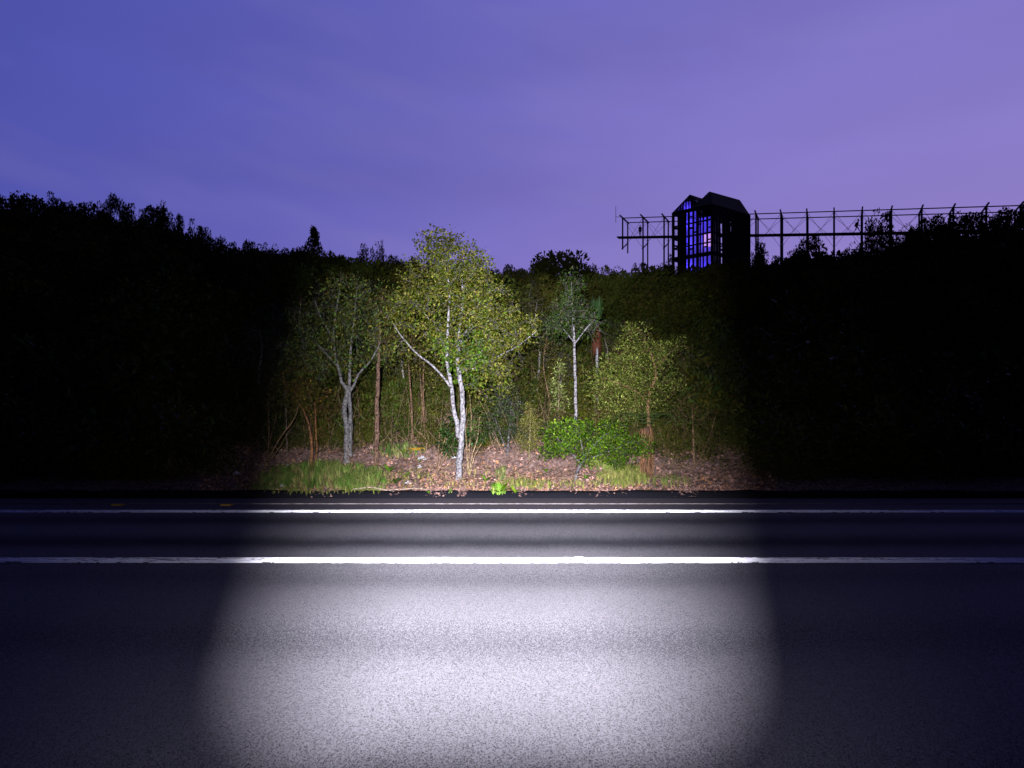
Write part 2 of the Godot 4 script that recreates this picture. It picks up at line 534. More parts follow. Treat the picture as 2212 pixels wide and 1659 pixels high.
# stems: lists of [px, py, depth offset, radius]; blobs: [px, py, depth offset, rx, ry (pixels), rz (m), twigs]
func grow(called: String, label: String, category: String, base: Vector3, stems: Array, blobs: Array, o: Dictionary, group := "") -> Node3D:
	var r := RandomNumberGenerator.new(); r.seed = o.get("seed", 1)
	var root := thing(called, label, category, base, group)
	var d0 := -base.z
	var wood := Shape.new(); var crown := Shape.new(); var twigs := Shape.new(); var limbs := []
	var bark: Color = o.get("bark", Color(0.25, 0.24, 0.23))
	var twig: Color = o.get("twig", bark * 0.7)
	var pos := PackedVector3Array(); var rad := PackedFloat32Array(); var dirs := PackedVector3Array()
	var sn := -1
	for st in stems:
		sn += 1
		var pts := []
		for q in st:
			pts.append([P(q[0], q[1], d0 + q[2]) - base, q[3]])
		if st == stems[0] or o.get("rooted", false):
			pts[0][0] = Vector3(pts[0][0].x, G(base.x + pts[0][0].x, base.z + pts[0][0].z) - base.y - 0.04, pts[0][0].z)
		var c := curve_points(pts, 0.09)
		var cp := PackedVector3Array(); var cr := PackedFloat32Array(); var cc := PackedColorArray()
		for i in c.size():
			var p: Vector3 = c[i][0]
			var rr: float = c[i][1]
			if i > 0: p += spread(r) * rr * 0.22
			cp.append(p); cr.append(rr * (1.0 + 0.08 * r.randf_range(-1, 1))); cc.append(bark * r.randf_range(0.8, 1.1))
		if st == stems[0] and o.get("flare", true): cr[0] *= 1.35; cr[1] *= 1.12
		var piece := wood if sn == 0 else Shape.new()
		piece.tube(cp, cr, 9 if cr[0] > 0.03 else 6, cc)
		if sn > 0: limbs.append(piece)
		for i in range(int(cp.size() * o.get("bare", 0.35)), cp.size()):
			pos.append(cp[i]); rad.append(cr[i]); dirs.append((cp[mini(i + 1, cp.size() - 1)] - cp[maxi(i - 1, 0)]).normalized())
	var targets := []
	for b in blobs:
		var mid := P(b[0], b[1], d0 + b[2]) - base
		var sx: float = b[3] / F * d0; var sy: float = b[4] / F * d0
		for k in b[6]:
			var q := spread(r)
			while q.length() > 1.0: q = spread(r)
			q = q.normalized() * pow(q.length(), 0.7)
			targets.append([mid + Vector3(q.x * sx, q.y * sy, q.z * b[5]), b[7] if b.size() > 7 else null])
	var near := []
	for t in targets:
		var best := 1e9
		for p in pos: best = minf(best, p.distance_squared_to(t[0]))
		near.append([best, t[0], t[1]])
	near.sort_custom(func(a, b): return a[0] < b[0])
	var per: int = o.get("leaves", 14)
	var size: float = o.get("size", 0.065)
	var pal: Array = o.get("pal")
	var loose: float = o.get("loose", 0.13)
	var wide: float = o.get("wide", 0.5)
	for e in near:
		var t: Vector3 = e[1]
		var best := 1e9; var bi := 0
		for i in pos.size():
			var q := t - pos[i]
			var s := q.length_squared() * (1.0 if q.y > 0.0 else 1.5)
			if s < best: best = s; bi = i
		var a := pos[bi]
		var len := a.distance_to(t)
		var mid := a.lerp(t, 0.5) + dirs[bi] * len * 0.14 + spread(r) * len * 0.10 - Vector3(0, len * 0.05, 0)
		var k := clampi(int(len / 0.08), 3, 9)
		var cp := PackedVector3Array(); var cr := PackedFloat32Array()
		var r0 := minf(rad[bi] * 0.7, 0.0035 + 0.011 * len)
		var end := t + (t - mid).normalized() * loose * 0.4
		for i in k + 1:
			var u := float(i) / k
			cp.append(a.lerp(mid, u).lerp(mid.lerp(end, u), u) + (spread(r) * 0.012 if i > 0 else Vector3.ZERO))
			cr.append(lerpf(r0, 0.0022, u))
		twigs.tube(cp, cr, 4, fill(twig * r.randf_range(0.7, 1.2), k + 1))
		for i in range(1, k + 1):
			pos.append(cp[i]); rad.append(cr[i]); dirs.append((cp[i] - cp[i - 1]).normalized())
		# side twigs
		for i in 2:
			var q := cp[k - 1 - i]
			var w := q + (spread(r).normalized() + (t - a).normalized() * 0.7) * loose * 1.2
			twigs.tube(PackedVector3Array([q, q.lerp(w, 0.5) + spread(r) * 0.015, w]), PackedFloat32Array([0.003, 0.0025, 0.0015]), 3, fill(twig, 3))
		var tone := r.randf_range(0.55, 1.3)
		for i in per:
			var u := r.randf_range(0.45, 1.0)
			var p := a.lerp(mid, u).lerp(mid.lerp(end, u), u) + spread(r) * loose
			var dir := (spread(r) + (p - cp[k - 1]).normalized() * 0.8 + Vector3(0, o.get("lift", -0.1), 0)).normalized()
			var pl: Array = e[2] if e[2] != null else pal
			var col: Color = pl[r.randi() % pl.size()]
			var ls := size * r.randf_range(0.6, 1.25)
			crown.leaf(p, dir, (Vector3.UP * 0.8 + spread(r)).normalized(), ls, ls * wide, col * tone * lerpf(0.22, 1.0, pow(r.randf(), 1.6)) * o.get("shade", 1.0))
	var tr := part(root, "trunk", wood.mesh(M.bark))
	if o.has("bark_label"): tr.set_meta("label", o.bark_label)
	for l in limbs: part(tr, "limb" if not o.get("rooted", false) else "cane", l.mesh(M.bark))
	if crown.v.size():
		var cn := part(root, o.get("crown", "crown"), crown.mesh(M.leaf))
		part(cn, "twigs", twigs.mesh(M.bark)).set_meta("kind", "stuff")
	return root

# palettes: linear albedo
const OLIVE := [Color(0.0952, 0.1092, 0.0168), Color(0.1232, 0.1232, 0.0227), Color(0.0700, 0.0952, 0.0134), Color(0.1400, 0.1260, 0.0286), Color(0.0560, 0.0840, 0.0118)]
const GREEN := [Color(0.0490, 0.1050, 0.0101), Color(0.0700, 0.1260, 0.0151), Color(0.0420, 0.0770, 0.0101)]
const DEEP := [Color(0.0252, 0.0504, 0.0101), Color(0.0350, 0.0630, 0.0134), Color(0.0196, 0.0364, 0.0084)]
const BRIGHT := [Color(0.0448, 0.1064, 0.0056), Color(0.0672, 0.1372, 0.0084), Color(0.0196, 0.0504, 0.0056), Color(0.1120, 0.1750, 0.0140)]
const MUTED := [Color(0.0490, 0.0588, 0.0118), Color(0.0700, 0.0728, 0.0151), Color(0.0364, 0.0504, 0.0101), Color(0.0840, 0.0728, 0.0151)]
const YELLOW := [Color(0.1820, 0.1540, 0.0252), Color(0.1400, 0.1330, 0.0280), Color(0.2240, 0.1680, 0.0280), Color(0.1120, 0.1190, 0.0252)]
const BUSH := [Color(0.045, 0.055, 0.011), Color(0.035, 0.046, 0.009), Color(0.055, 0.058, 0.013), Color(0.04, 0.05, 0.01), Color(0.055, 0.048, 0.014)]
const BRICK := [Color(0.07, 0.028, 0.014), Color(0.09, 0.036, 0.018), Color(0.05, 0.022, 0.014)]

func roadside_trees() -> void:
	var b := on_ground(991, 1038)
	grow("roadside_tree", "tall pale-barked tree with olive leafy crown standing nearest the kerb", "tree", b, [
		[[991, 1038, 0, 0.0731], [992, 1000, 0, 0.0671], [997, 950, 0, 0.0619], [1000, 908, .02, 0.0568], [999, 867, .03, 0.0516], [996, 836, 0, 0.0473], [991, 800, 0, 0.0430], [988, 762, 0, 0.0387], [992, 720, 0.1, 0.0310], [998, 660, .1, 0.0258], [998, 591, .1, 0.0172], [985, 545, 0, 0.0086]],
		[[990, 945, -.02, 0.0473], [988, 919, -.03, 0.0456], [981, 888, -.04, 0.0430], [977, 847, -.05, 0.0404], [970, 806, -.06, 0.0361], [965, 775, -.1, 0.0310], [968, 700, -.1, 0.0258], [971, 620, -.15, 0.0189], [955, 560, -.1, 0.0120], [942, 515, 0, 0.0060]],
		[[976, 840, -.05, 0.0275], [957, 814, -.1, 0.0241], [930, 786, -.15, 0.0206], [898, 762, -.2, 0.0163], [861, 718, -.2, 0.0112], [849, 698, -.2, 0.0069]],
		[[992, 800, 0, 0.0258], [1020, 797, .1, 0.0224], [1042, 789, .1, 0.0198], [1075, 770, .15, 0.0172], [1117, 748, .2, 0.0129], [1161, 714, .2, 0.0069]],
		[[989, 765, 0, 0.0221], [1005, 720, .1, 0.0176], [1045, 670, .2, 0.0125], [1075, 620, .2, 0.0059]],
		[[966, 760, -.1, 0.0215], [940, 710, .2, 0.0172], [905, 660, .3, 0.0112], [885, 625, .3, 0.0060]],
		[[997, 640, .1, 0.0172], [1020, 600, .2, 0.0120], [1040, 560, .2, 0.0052]]], [
		[944, 532, 0, 36, 30, .35, 24], [985, 562, .1, 55, 42, .55, 50], [1036, 590, 0, 26, 30, .3, 12], [1042, 545, 0, 6, 14, .08, 2], [925, 600, -.1, 55, 42, .55, 44], [1008, 622, 0, 66, 50, .75, 60], [892, 642, .1, 42, 32, .4, 22], [958, 672, -.2, 88, 50, .9, 70],
		[1062, 662, .1, 56, 44, .6, 42], [866, 690, 0, 34, 32, .4, 16], [1092, 715, -.1, 58, 40, .6, 42], [1000, 742, -.2, 88, 48, .9, 40], [1000, 760, -.4, 60, 40, .4, 30, GREEN], [915, 745, .2, 58, 45, .6, 18], [1060, 778, .1, 58, 40, .6, 34], [1132, 716, .2, 34, 24, .3, 14], [1010, 800, .1, 40, 30, .4, 12, GREEN], [1062, 832, .2, 46, 30, .4, 14]],
		{seed = 11, shade = 0.98, bark = Color(0.1820, 0.1750, 0.1848), twig = Color(0.1400, 0.1260, 0.1190), pal = OLIVE, leaves = 30, size = 0.07, wide = 0.6, loose = 0.15, bare = 0.3, bark_label = "pale grey lichen-blotched trunk and limbs"})
	b = on_ground(750, 998)
	grow("roadside_tree", "twin-stemmed grey tree with wide dim green crown beside the tall olive one", "tree", b, [
		[[749, 998, 0, .07], [749, 934, 0, .06], [744, 874, 0, .052], [751, 842, 0, .05], [739, 826, 0, .034], [733, 800, 0, .03], [724, 766, 0, .026], [721, 722, 0, .021], [723, 690, 0, .016], [735, 620, 0, .007]],
		[[756, 985, .05, .05], [757, 905, .05, .046], [754, 846, .02, .042], [755, 815, 0, .034], [757, 760, 0, .026], [765, 690, .1, .018], [770, 630, .1, .007]],
		[[755, 848, 0, .034], [766, 828, -.1, .029], [774, 808, -.1, .024], [800, 780, -.2, .017], [822, 740, -.2, .008]],
		[[730, 790, 0, .024], [700, 760, .2, .018], [665, 720, .2, .009]], [[722, 730, 0, .018], [695, 690, -.2, .013], [680, 645, -.2, .006]]], [
		[738, 632, 0, 52, 38, .6, 34], [700, 690, .1, 62, 46, .7, 46], [785, 690, 0, 62, 48, .7, 48], [745, 748, -.2, 80, 46, .8, 50], [668, 752, .2, 52, 46, .6, 34], [828, 735, .2, 40, 55, .5, 28], [715, 805, .2, 80, 28, .6, 22], [815, 660, .3, 40, 40, .5, 22]],
		{seed = 21, shade = 1.25, bark = Color(0.1190, 0.1148, 0.1120), twig = Color(0.0980, 0.0910, 0.0840), pal = MUTED + [Color(0.0630, 0.1050, 0.0224), Color(0.0420, 0.0840, 0.0196)], leaves = 24, size = 0.07, loose = 0.17, bare = 0.45})
	b = on_ground(1405, 1005)
	grow("roadside_tree", "young broad tree with pale new leaves and a bent tan stem behind round bush", "tree", b, [
		[[1403, 1000, 0, .05], [1401, 918, 0, .042], [1400, 869, 0, .037], [1406, 837, 0, .033], [1416, 818, 0, .028], [1412, 780, .1, .02], [1395, 740, .1, .012], [1378, 708, .1, .006]],
		[[1401, 880, 0, .025], [1380, 850, -.2, .02], [1340, 830, -.3, .014], [1300, 815, -.3, .007]],
		[[1412, 800, 0, .02], [1440, 770, .2, .014], [1465, 745, .2, .006]]], [
		[1374, 735, 0, 28, 26, .3, 18], [1345, 785, 0, 48, 36, .5, 40], [1395, 790, .1, 55, 45, .6, 40], [1440, 770, .2, 35, 30, .4, 16], [1466, 750, .2, 14, 14, .2, 5], [1320, 835, -.2, 52, 32, .5, 40], [1370, 855, -.1, 55, 38, .6, 42], [1288, 812, -.3, 24, 16, .25, 9], [1435, 850, .2, 45, 45, .5, 24], [1330, 885, 0, 50, 24, .4, 20]],
		{seed = 31, bark = Color(0.1680, 0.0980, 0.0490), pal = [Color(0.0980, 0.1260, 0.0224), Color(0.1330, 0.1610, 0.0308), Color(0.0630, 0.0924, 0.0168), Color(0.1820, 0.2100, 0.0490)], leaves = 34, size = 0.062, loose = 0.15, wide = 0.45, lift = 0.25})
	b = on_ground(1243, 960)
	grow("forest_tree", "thin white-trunked tree rising among dark undergrowth", "tree", b, [
		[[1243, 960, 0, .042], [1244, 880, 0, .038], [1242, 800, 0, .034], [1240, 728, 0, .028], [1237, 680, 0, .018], [1234, 605, 0, .006]],
		[[1240, 745, 0, .02], [1262, 715, -.2, .014], [1285, 690, -.2, .007]], [[1241, 740, 0, .02], [1218, 712, .2, .013], [1198, 690, .2, .006]]], [
		[1235, 618, 0, 20, 26, .3, 22], [1232, 660, 0, 36, 28, .5, 40], [1240, 695, -.1, 48, 24, .6, 40], [1275, 700, 0, 26, 24, .4, 18], [1205, 700, 0, 22, 22, .3, 16]],
		{seed = 41, shade = 1.2, bark = Color(0.1960, 0.1848, 0.1960), twig = Color(0.1120, 0.1050, 0.1050), pal = DEEP + [Color(0.0560, 0.0588, 0.0252)], leaves = 20, size = 0.075, loose = 0.17, bare = 0.7})
	b = on_ground(814, 1000)
	grow("forest_tree", "straight peeling tan trunk with small dull crown beside twin-stemmed tree", "tree", b, [
		[[813, 998, 0, .055], [815, 930, 0, .052], [814, 880, 0, .048], [817, 816, 0, .043], [818, 760, .1, .034], [822, 690, .2, .02], [826, 640, .2, .008]]], [
		[826, 660, .2, 34, 30, .4, 24], [835, 705, .2, 36, 34, .4, 26], [850, 750, .3, 34, 30, .4, 18]],
		{seed = 51, bark = Color(0.1190, 0.0728, 0.0504), pal = MUTED + [Color(0.1540, 0.1260, 0.0280)], leaves = 12, size = 0.065, bare = 0.7})
	# thin poles behind the tall olive tree
	for k in [[889, 1000, 780, 61], [904, 985, 800, 62], [921, 990, 795, 63], [1090, 960, 800, 64], [1180, 960, 790, 65]]:
		b = on_ground(k[0], k[1] - 30)
		grow("sapling", "slender tan pole sapling " + ("between peeling trunk and tall olive tree" if k[0] < 1000 else "behind dense shrub past the tall olive tree"), "sapling", b, [
			[[k[0], k[1] - 30, 0, .026], [k[0] + (k[3] % 3) * 7 - 6, (k[1] + k[2]) * 0.5, .05, .02], [k[0] - (k[3] % 2) * 9 + 3, k[2], .05, .014], [k[0] + 3, k[2] - 70, .05, .007]]], [
			[k[0], k[2] - 50, 0, 26, 40, .35, 24], [k[0] + 6, k[2] + 20, .1, 24, 34, .35, 12]],
			{seed = k[3], bark = Color(0.1120, 0.0700, 0.0392), pal = MUTED + [Color(0.1260, 0.1120, 0.0280)], leaves = 12, size = 0.06, bare = 0.7}, "pole saplings in the thicket")
	b = on_ground(1208, 940)
	grow("sapling", "small sapling with bright upright leaves beside the white trunk", "sapling", b, [
		[[1208, 940, 0, .016], [1207, 860, 0, .012], [1209, 790, 0, .004]]], [
		[1209, 800, 0, 12, 20, .15, 14], [1202, 838, 0, 20, 20, .2, 18], [1212, 870, 0, 22, 22, .2, 20]],
		{seed = 71, bark = Color(0.1960, 0.1540, 0.0980), pal = [Color(0.1680, 0.2100, 0.0490), Color(0.2380, 0.2800, 0.0840), Color(0.1260, 0.1680, 0.0420)], leaves = 11, size = 0.075, loose = 0.07, wide = 0.4, lift = 0.6, bare = 0.3})
	b = on_ground(1143, 990)
	grow("column_shrub", "narrow yellow-green feathery shrub beside the round green bush", "shrub", b, [
		[[1143, 990, 0, .02], [1145, 930, 0, .014], [1147, 880, 0, .005]]], [
		[1147, 892, 0, 14, 18, .15, 20], [1145, 920, 0, 20, 20, .2, 40], [1140, 952, 0, 26, 24, .25, 55]],
		{seed = 81, bark = Color(0.1680, 0.1400, 0.0700), pal = [Color(0.1540, 0.1610, 0.0308), Color(0.1190, 0.1330, 0.0252), Color(0.1960, 0.1820, 0.0420)], leaves = 22, size = 0.035, loose = 0.07, wide = 0.35, lift = 0.3, bare = 0.1})
	b = on_ground(1243, 1040)
	grow("round_bush", "round bright green bush on one leaning grey stem by the kerb", "bush", b, [
		[[1242, 1042, 0, .035], [1247, 1020, 0, .036], [1256, 1000, 0, .034], [1270, 975, 0, .024], [1300, 945, 0, .012], [1325, 930, 0, .006]],
		[[1254, 1004, 0, .022], [1240, 985, .1, .016], [1215, 960, .1, .01], [1195, 935, .1, .005]],
		[[1258, 998, 0, .022], [1290, 985, -.1, .016], [1330, 970, -.1, .01], [1360, 955, -.1, .005]],
		[[1262, 990, 0, .02], [1255, 955, 0, .014], [1245, 920, 0, .005]]], [
		[1205, 945, 0, 38, 34, .4, 62], [1248, 930, 0, 42, 24, .45, 62], [1320, 935, .1, 34, 26, .4, 50], [1190, 975, .1, 24, 20, .3, 26], [1255, 965, -.1, 46, 20, .4, 34], [1320, 970, -.1, 46, 26, .45, 58], [1362, 965, 0, 26, 28, .3, 30], [1345, 995, -.1, 30, 14, .3, 18], [1388, 962, -.2, 22, 22, .2, 20], [1270, 990, -.1, 26, 12, .25, 14]],
		{seed = 91, bark = Color(0.0840, 0.0770, 0.0784), twig = Color(0.0560, 0.0476, 0.0420), pal = BRIGHT, leaves = 17, size = 0.05, loose = 0.085, wide = 0.6, lift = 0.3, bare = 0.3, crown = "foliage"})
	b = on_ground(1096, 985)
	grow("dense_shrub", "dense dark grey-green shrub between tall olive tree and yellow-green shrub", "shrub", b, [
		[[1096, 985, 0, .025], [1100, 930, 0, .018], [1105, 870, 0, .006]], [[1095, 975, 0, .018], [1078, 930, .1, .012], [1065, 890, .1, .005]]], [
		[1100, 880, 0, 34, 28, .4, 40], [1080, 915, 0, 44, 30, .45, 50], [1110, 940, 0, 34, 26, .4, 40], [1085, 850, .2, 40, 30, .4, 34]],
		{seed = 101, bark = Color(0.0840, 0.0770, 0.0770), pal = DEEP + [Color(0.0630, 0.0700, 0.0420), Color(0.0840, 0.0980, 0.0420)], leaves = 15, size = 0.05, loose = 0.1, bare = 0.15})
	b = on_ground(960, 1000)
	grow("climbing_shrub", "glossy dark green shrub clinging around the foot of the pale trunk", "shrub", b, [
		[[955, 1005, 0, .012], [962, 960, -.15, .01], [972, 925, -.2, .004]], [[958, 1005, 0, .012], [980, 960, -.2, .01], [1000, 935, -.2, .008], [1035, 930, -.2, .004]]], [
		[965, 950, -.25, 18, 28, .2, 30], [980, 965, -.4, 12, 18, .1, 12], [1022, 935, -.2, 26, 18, .25, 28], [985, 905, -.1, 20, 14, .15, 10], [1040, 905, 0, 22, 22, .25, 14]],
		{seed = 111, bark = Color(0.1400, 0.1120, 0.0700), pal = DEEP + [Color(0.0280, 0.0700, 0.0210)], leaves = 11, size = 0.075, loose = 0.09, wide = 0.6, bare = 0.2})
	b = on_ground(1012, 1024)
	grow("cane_shrub", "clump of tan leafless canes beside the pale trunk", "shrub", b, [
		[[1013, 1022, 0, .014], [1020, 985, 0, .011], [1032, 945, .05, .006], [1036, 900, .1, .003]], [[1010, 1022, 0, .012], [1009, 980, .05, .01], [1006, 930, .1, .006], [1008, 880, .1, .003]],
		[[1006, 1022, 0, .012], [996, 990, .1, .009], [990, 950, .15, .005]], [[1015, 1022, 0, .012], [1024, 990, -.05, .009], [1040, 958, -.05, .005]], [[1011, 1022, 0, .012], [1014, 975, .1, .009], [1018, 900, .1, .005], [1014, 850, .1, .003]]],
		[[1022, 905, .1, 20, 40, .2, 14]],
		{seed = 121, bark = Color(0.2380, 0.1750, 0.0980), pal = GREEN + [Color(0.1400, 0.1400, 0.0420)], leaves = 5, size = 0.05, rooted = true, flare = false, bare = 0.5})
	b = on_ground(945, 1020)
	grow("cane_shrub", "dry brown canes fanning out of the litter near white rubbish", "shrub", b, [
		[[943, 1020, 0, .014], [953, 985, 0, .01], [962, 945, .05, .005]], [[946, 1018, 0, .012], [960, 990, -.05, .009], [976, 962, -.1, .004]], [[941, 1020, 0, .012], [947, 975, .1, .009], [950, 930, .1, .004]], [[938, 1022, 0, .01], [925, 1000, 0, .008], [915, 975, .1, .004]], [[948, 1020, 0, .01], [968, 1005, 0, .008], [985, 992, 0, .003]]],
		[], {seed = 131, bark = Color(0.1820, 0.1120, 0.0630), pal = GREEN, rooted = true, flare = false})
	b = on_ground(563, 1026)
	grow("leaning_shrub", "leaning many-stemmed bare shrub at the dark end of the grass", "shrub", b, [
		[[563, 1026, 0, .02], [580, 992, 0, .018], [606, 945, 0, .015], [635, 905, 0, .01], [646, 868, 0, .005]], [[566, 1022, 0, .016], [578, 985, .05, .013], [581, 930, .1, .009], [580, 875, .1, .004]], [[572, 1012, 0, .013], [605, 965, -.1, .01], [628, 925, -.1, .005]], [[581, 960, .1, .009], [590, 925, .1, .006], [598, 890, .1, .003]]],
		[[640, 850, .2, 36, 40, .4, 30], [585, 850, .2, 26, 40, .4, 20]], {seed = 141, bark = Color(0.1680, 0.1050, 0.0560), pal = MUTED, leaves = 11, size = 0.06, flare = false, bare = 0.6})
	b = on_ground(671, 1014)
	grow("twisted_shrub", "twisted rusty-barked shrub behind the roadside grass", "shrub", b, [
		[[671, 1014, 0, .035], [673, 975, 0, .03], [672, 945, 0, .027], [665, 911, 0, .022], [655, 886, 0, .014], [640, 860, 0, .006]], [[676, 1010, 0, .025], [684, 980, .1, .022], [682, 920, .1, .017], [680, 870, .1, .008]]],
		[[660, 860, .1, 40, 36, .4, 40], [690, 880, .2, 36, 40, .4, 34], [640, 820, .2, 36, 30, .4, 26], [690, 950, .2, 22, 30, .25, 12]], {seed = 151, bark = Color(0.1820, 0.0868, 0.0392), pal = MUTED + [Color(0.1960, 0.1400, 0.0140)], leaves = 12, size = 0.058, bare = 0.4})
	b = on_ground(1500, 1010)
	grow("dense_shrub", "dim leafy shrub fading into darkness past fibrous brown trunk", "shrub", b, [
		[[1500, 1010, 0, .025], [1498, 950, 0, .018], [1495, 880, 0, .006]], [[1505, 1005, 0, .02], [1530, 950, .1, .012], [1545, 900, .1, .005]]],
		[[1480, 900, 0, 40, 50, .5, 50], [1520, 940, 0, 36, 50, .5, 50], [1460, 970, 0, 34, 36, .4, 34], [1550, 980, .1, 30, 36, .4, 24]], {seed = 161, bark = Color(0.1960, 0.1260, 0.0700), pal = MUTED, leaves = 13, size = 0.06})
	b = on_ground(620, 980)
	grow("dense_shrub", "dark leafy thicket shrub behind the leaning bare stems", "shrub", b, [
		[[620, 980, 0, .02], [618, 900, 0, .014], [612, 800, 0, .005]]],
		[[615, 850, .3, 46, 50, .6, 50], [650, 790, .4, 46, 46, .6, 44], [590, 800, .4, 36, 50, .6, 34], [610, 930, .2, 46, 36, .5, 34]], {seed = 171, bark = Color(0.1400, 0.1120, 0.0840), pal = MUTED + DEEP, leaves = 13, size = 0.065})

# a fern trunk: a fibrous column of hanging roots
func fern_trunk() -> void:
	var b := on_ground(1397, 1034)
	var t := thing("fern_trunk", "shaggy orange-brown fibrous fern trunk on the bank", "tree trunk", b)
	var r := RandomNumberGenerator.new(); r.seed = 5
	var s := Shape.new()
	var pts := PackedVector3Array(); var rr := PackedFloat32Array()
	for i in 12:
		pts.append(Vector3(0.02 * sin(i * 0.9), -0.05 + i * 0.1, 0)); rr.append(0.085 - 0.002 * i)
	s.tube(pts, rr, 12, fill(Color(0.0420, 0.0252, 0.0168), 12), true)
	part(t, "core", s.mesh(M.dull))
	var f := Shape.new()
	for i in 420:
		var a := r.randf() * TAU; var y := r.randf_range(0.05, 1.05)
		var o := Vector3(cos(a), 0, sin(a))
		var len := r.randf_range(0.12, 0.4)
		var p := Vector3(0, y, 0) + o * r.randf_range(0.08, 0.12)
		var q := Vector3(0, maxf(y - len, -0.03), 0) + o * r.randf_range(0.09, 0.15) + Vector3(r.randf_range(-.02, .02), 0, 0)
		var k := r.randf_range(0.15, 1.7)
		f.tube(PackedVector3Array([p, p.lerp(q, 0.5) + o * 0.012, q]), PackedFloat32Array([0.004, 0.006, 0.003]), 4, fill(Color(0.1190, 0.0630, 0.0336) * k, 3))
	var fr := part(t, "root_fibres", f.mesh(M.dull)); fr.set_meta("kind", "stuff")
	var g := Shape.new()
	for i in 9:
		var a := TAU * i / 9.0 + 0.3
		var dir := Vector3(cos(a), 0.0, sin(a))
		var p0 := Vector3(0, 1.05, 0)
		var prev := p0
		for j in range(1, 12):
			var u := j / 11.0
			var p := p0 + dir * u * 0.75 + Vector3(0, 0.34 * sin(u * 2.6) - 0.1 * u, 0)
			var sd := (p - prev).normalized().cross(Vector3.UP).normalized()
			for e in [-1.0, 1.0]:
				g.leaf(p, (sd * e + (p - prev).normalized() * 0.5).normalized(), Vector3.UP, 0.17 * sin(u * 2.6 + 0.3) + 0.03, 0.035, Color(0.0490, 0.0770, 0.0224) * r.randf_range(0.7, 1.2))
			prev = p
	part(t, "fronds", g.mesh(M.leaf))

# lancewood-like tree: bare pole, hanging rusty skirt, green top
func pole_tree() -> void:
	var b := on_ground(1289, 905)
	var d := -b.z
	var t := thing("mop_headed_tree", "thin pole tree with hanging rusty skirt under narrow green top", "tree", b)
	var h := (P(1290, 700, d) - b).y
	var s := Shape.new()
	s.tube(PackedVector3Array([Vector3(0, -0.05, 0), Vector3(0.01, h * 0.5, 0), Vector3(0, h, 0)]), PackedFloat32Array([0.05, 0.042, 0.03]), 8, fill(Color(0.1960, 0.1890, 0.2030), 3))
	part(t, "trunk", s.mesh(M.bark))
	var r := RandomNumberGenerator.new(); r.seed = 8
	for k in 2:
		var f := Shape.new()
		for i in 260:
			var a := r.randf() * TAU
			var y := h + (r.randf_range(-0.25, 0.1) if k == 0 else r.randf_range(-0.02, 0.25))
			var o := Vector3(cos(a), 0, sin(a))
			var dir := (o * 0.13 + Vector3(0, -1.0, 0)) if k == 0 else (o * r.randf_range(0.1, 0.35) + Vector3(0, 1.0, 0))
			f.leaf(Vector3(0, y, 0) + o * r.randf_range(0.02, 0.07), dir.normalized(), o, r.randf_range(0.3, 0.75) if k == 0 else r.randf_range(0.3, 0.6), 0.022, (Color(0.0504, 0.0196, 0.0112) if k == 0 else Color(0.0168, 0.0364, 0.0112)) * r.randf_range(0.6, 1.3))
		part(t, ["dead_leaf_skirt", "crown"][k], f.mesh(M.dull if k == 0 else M.leaf))

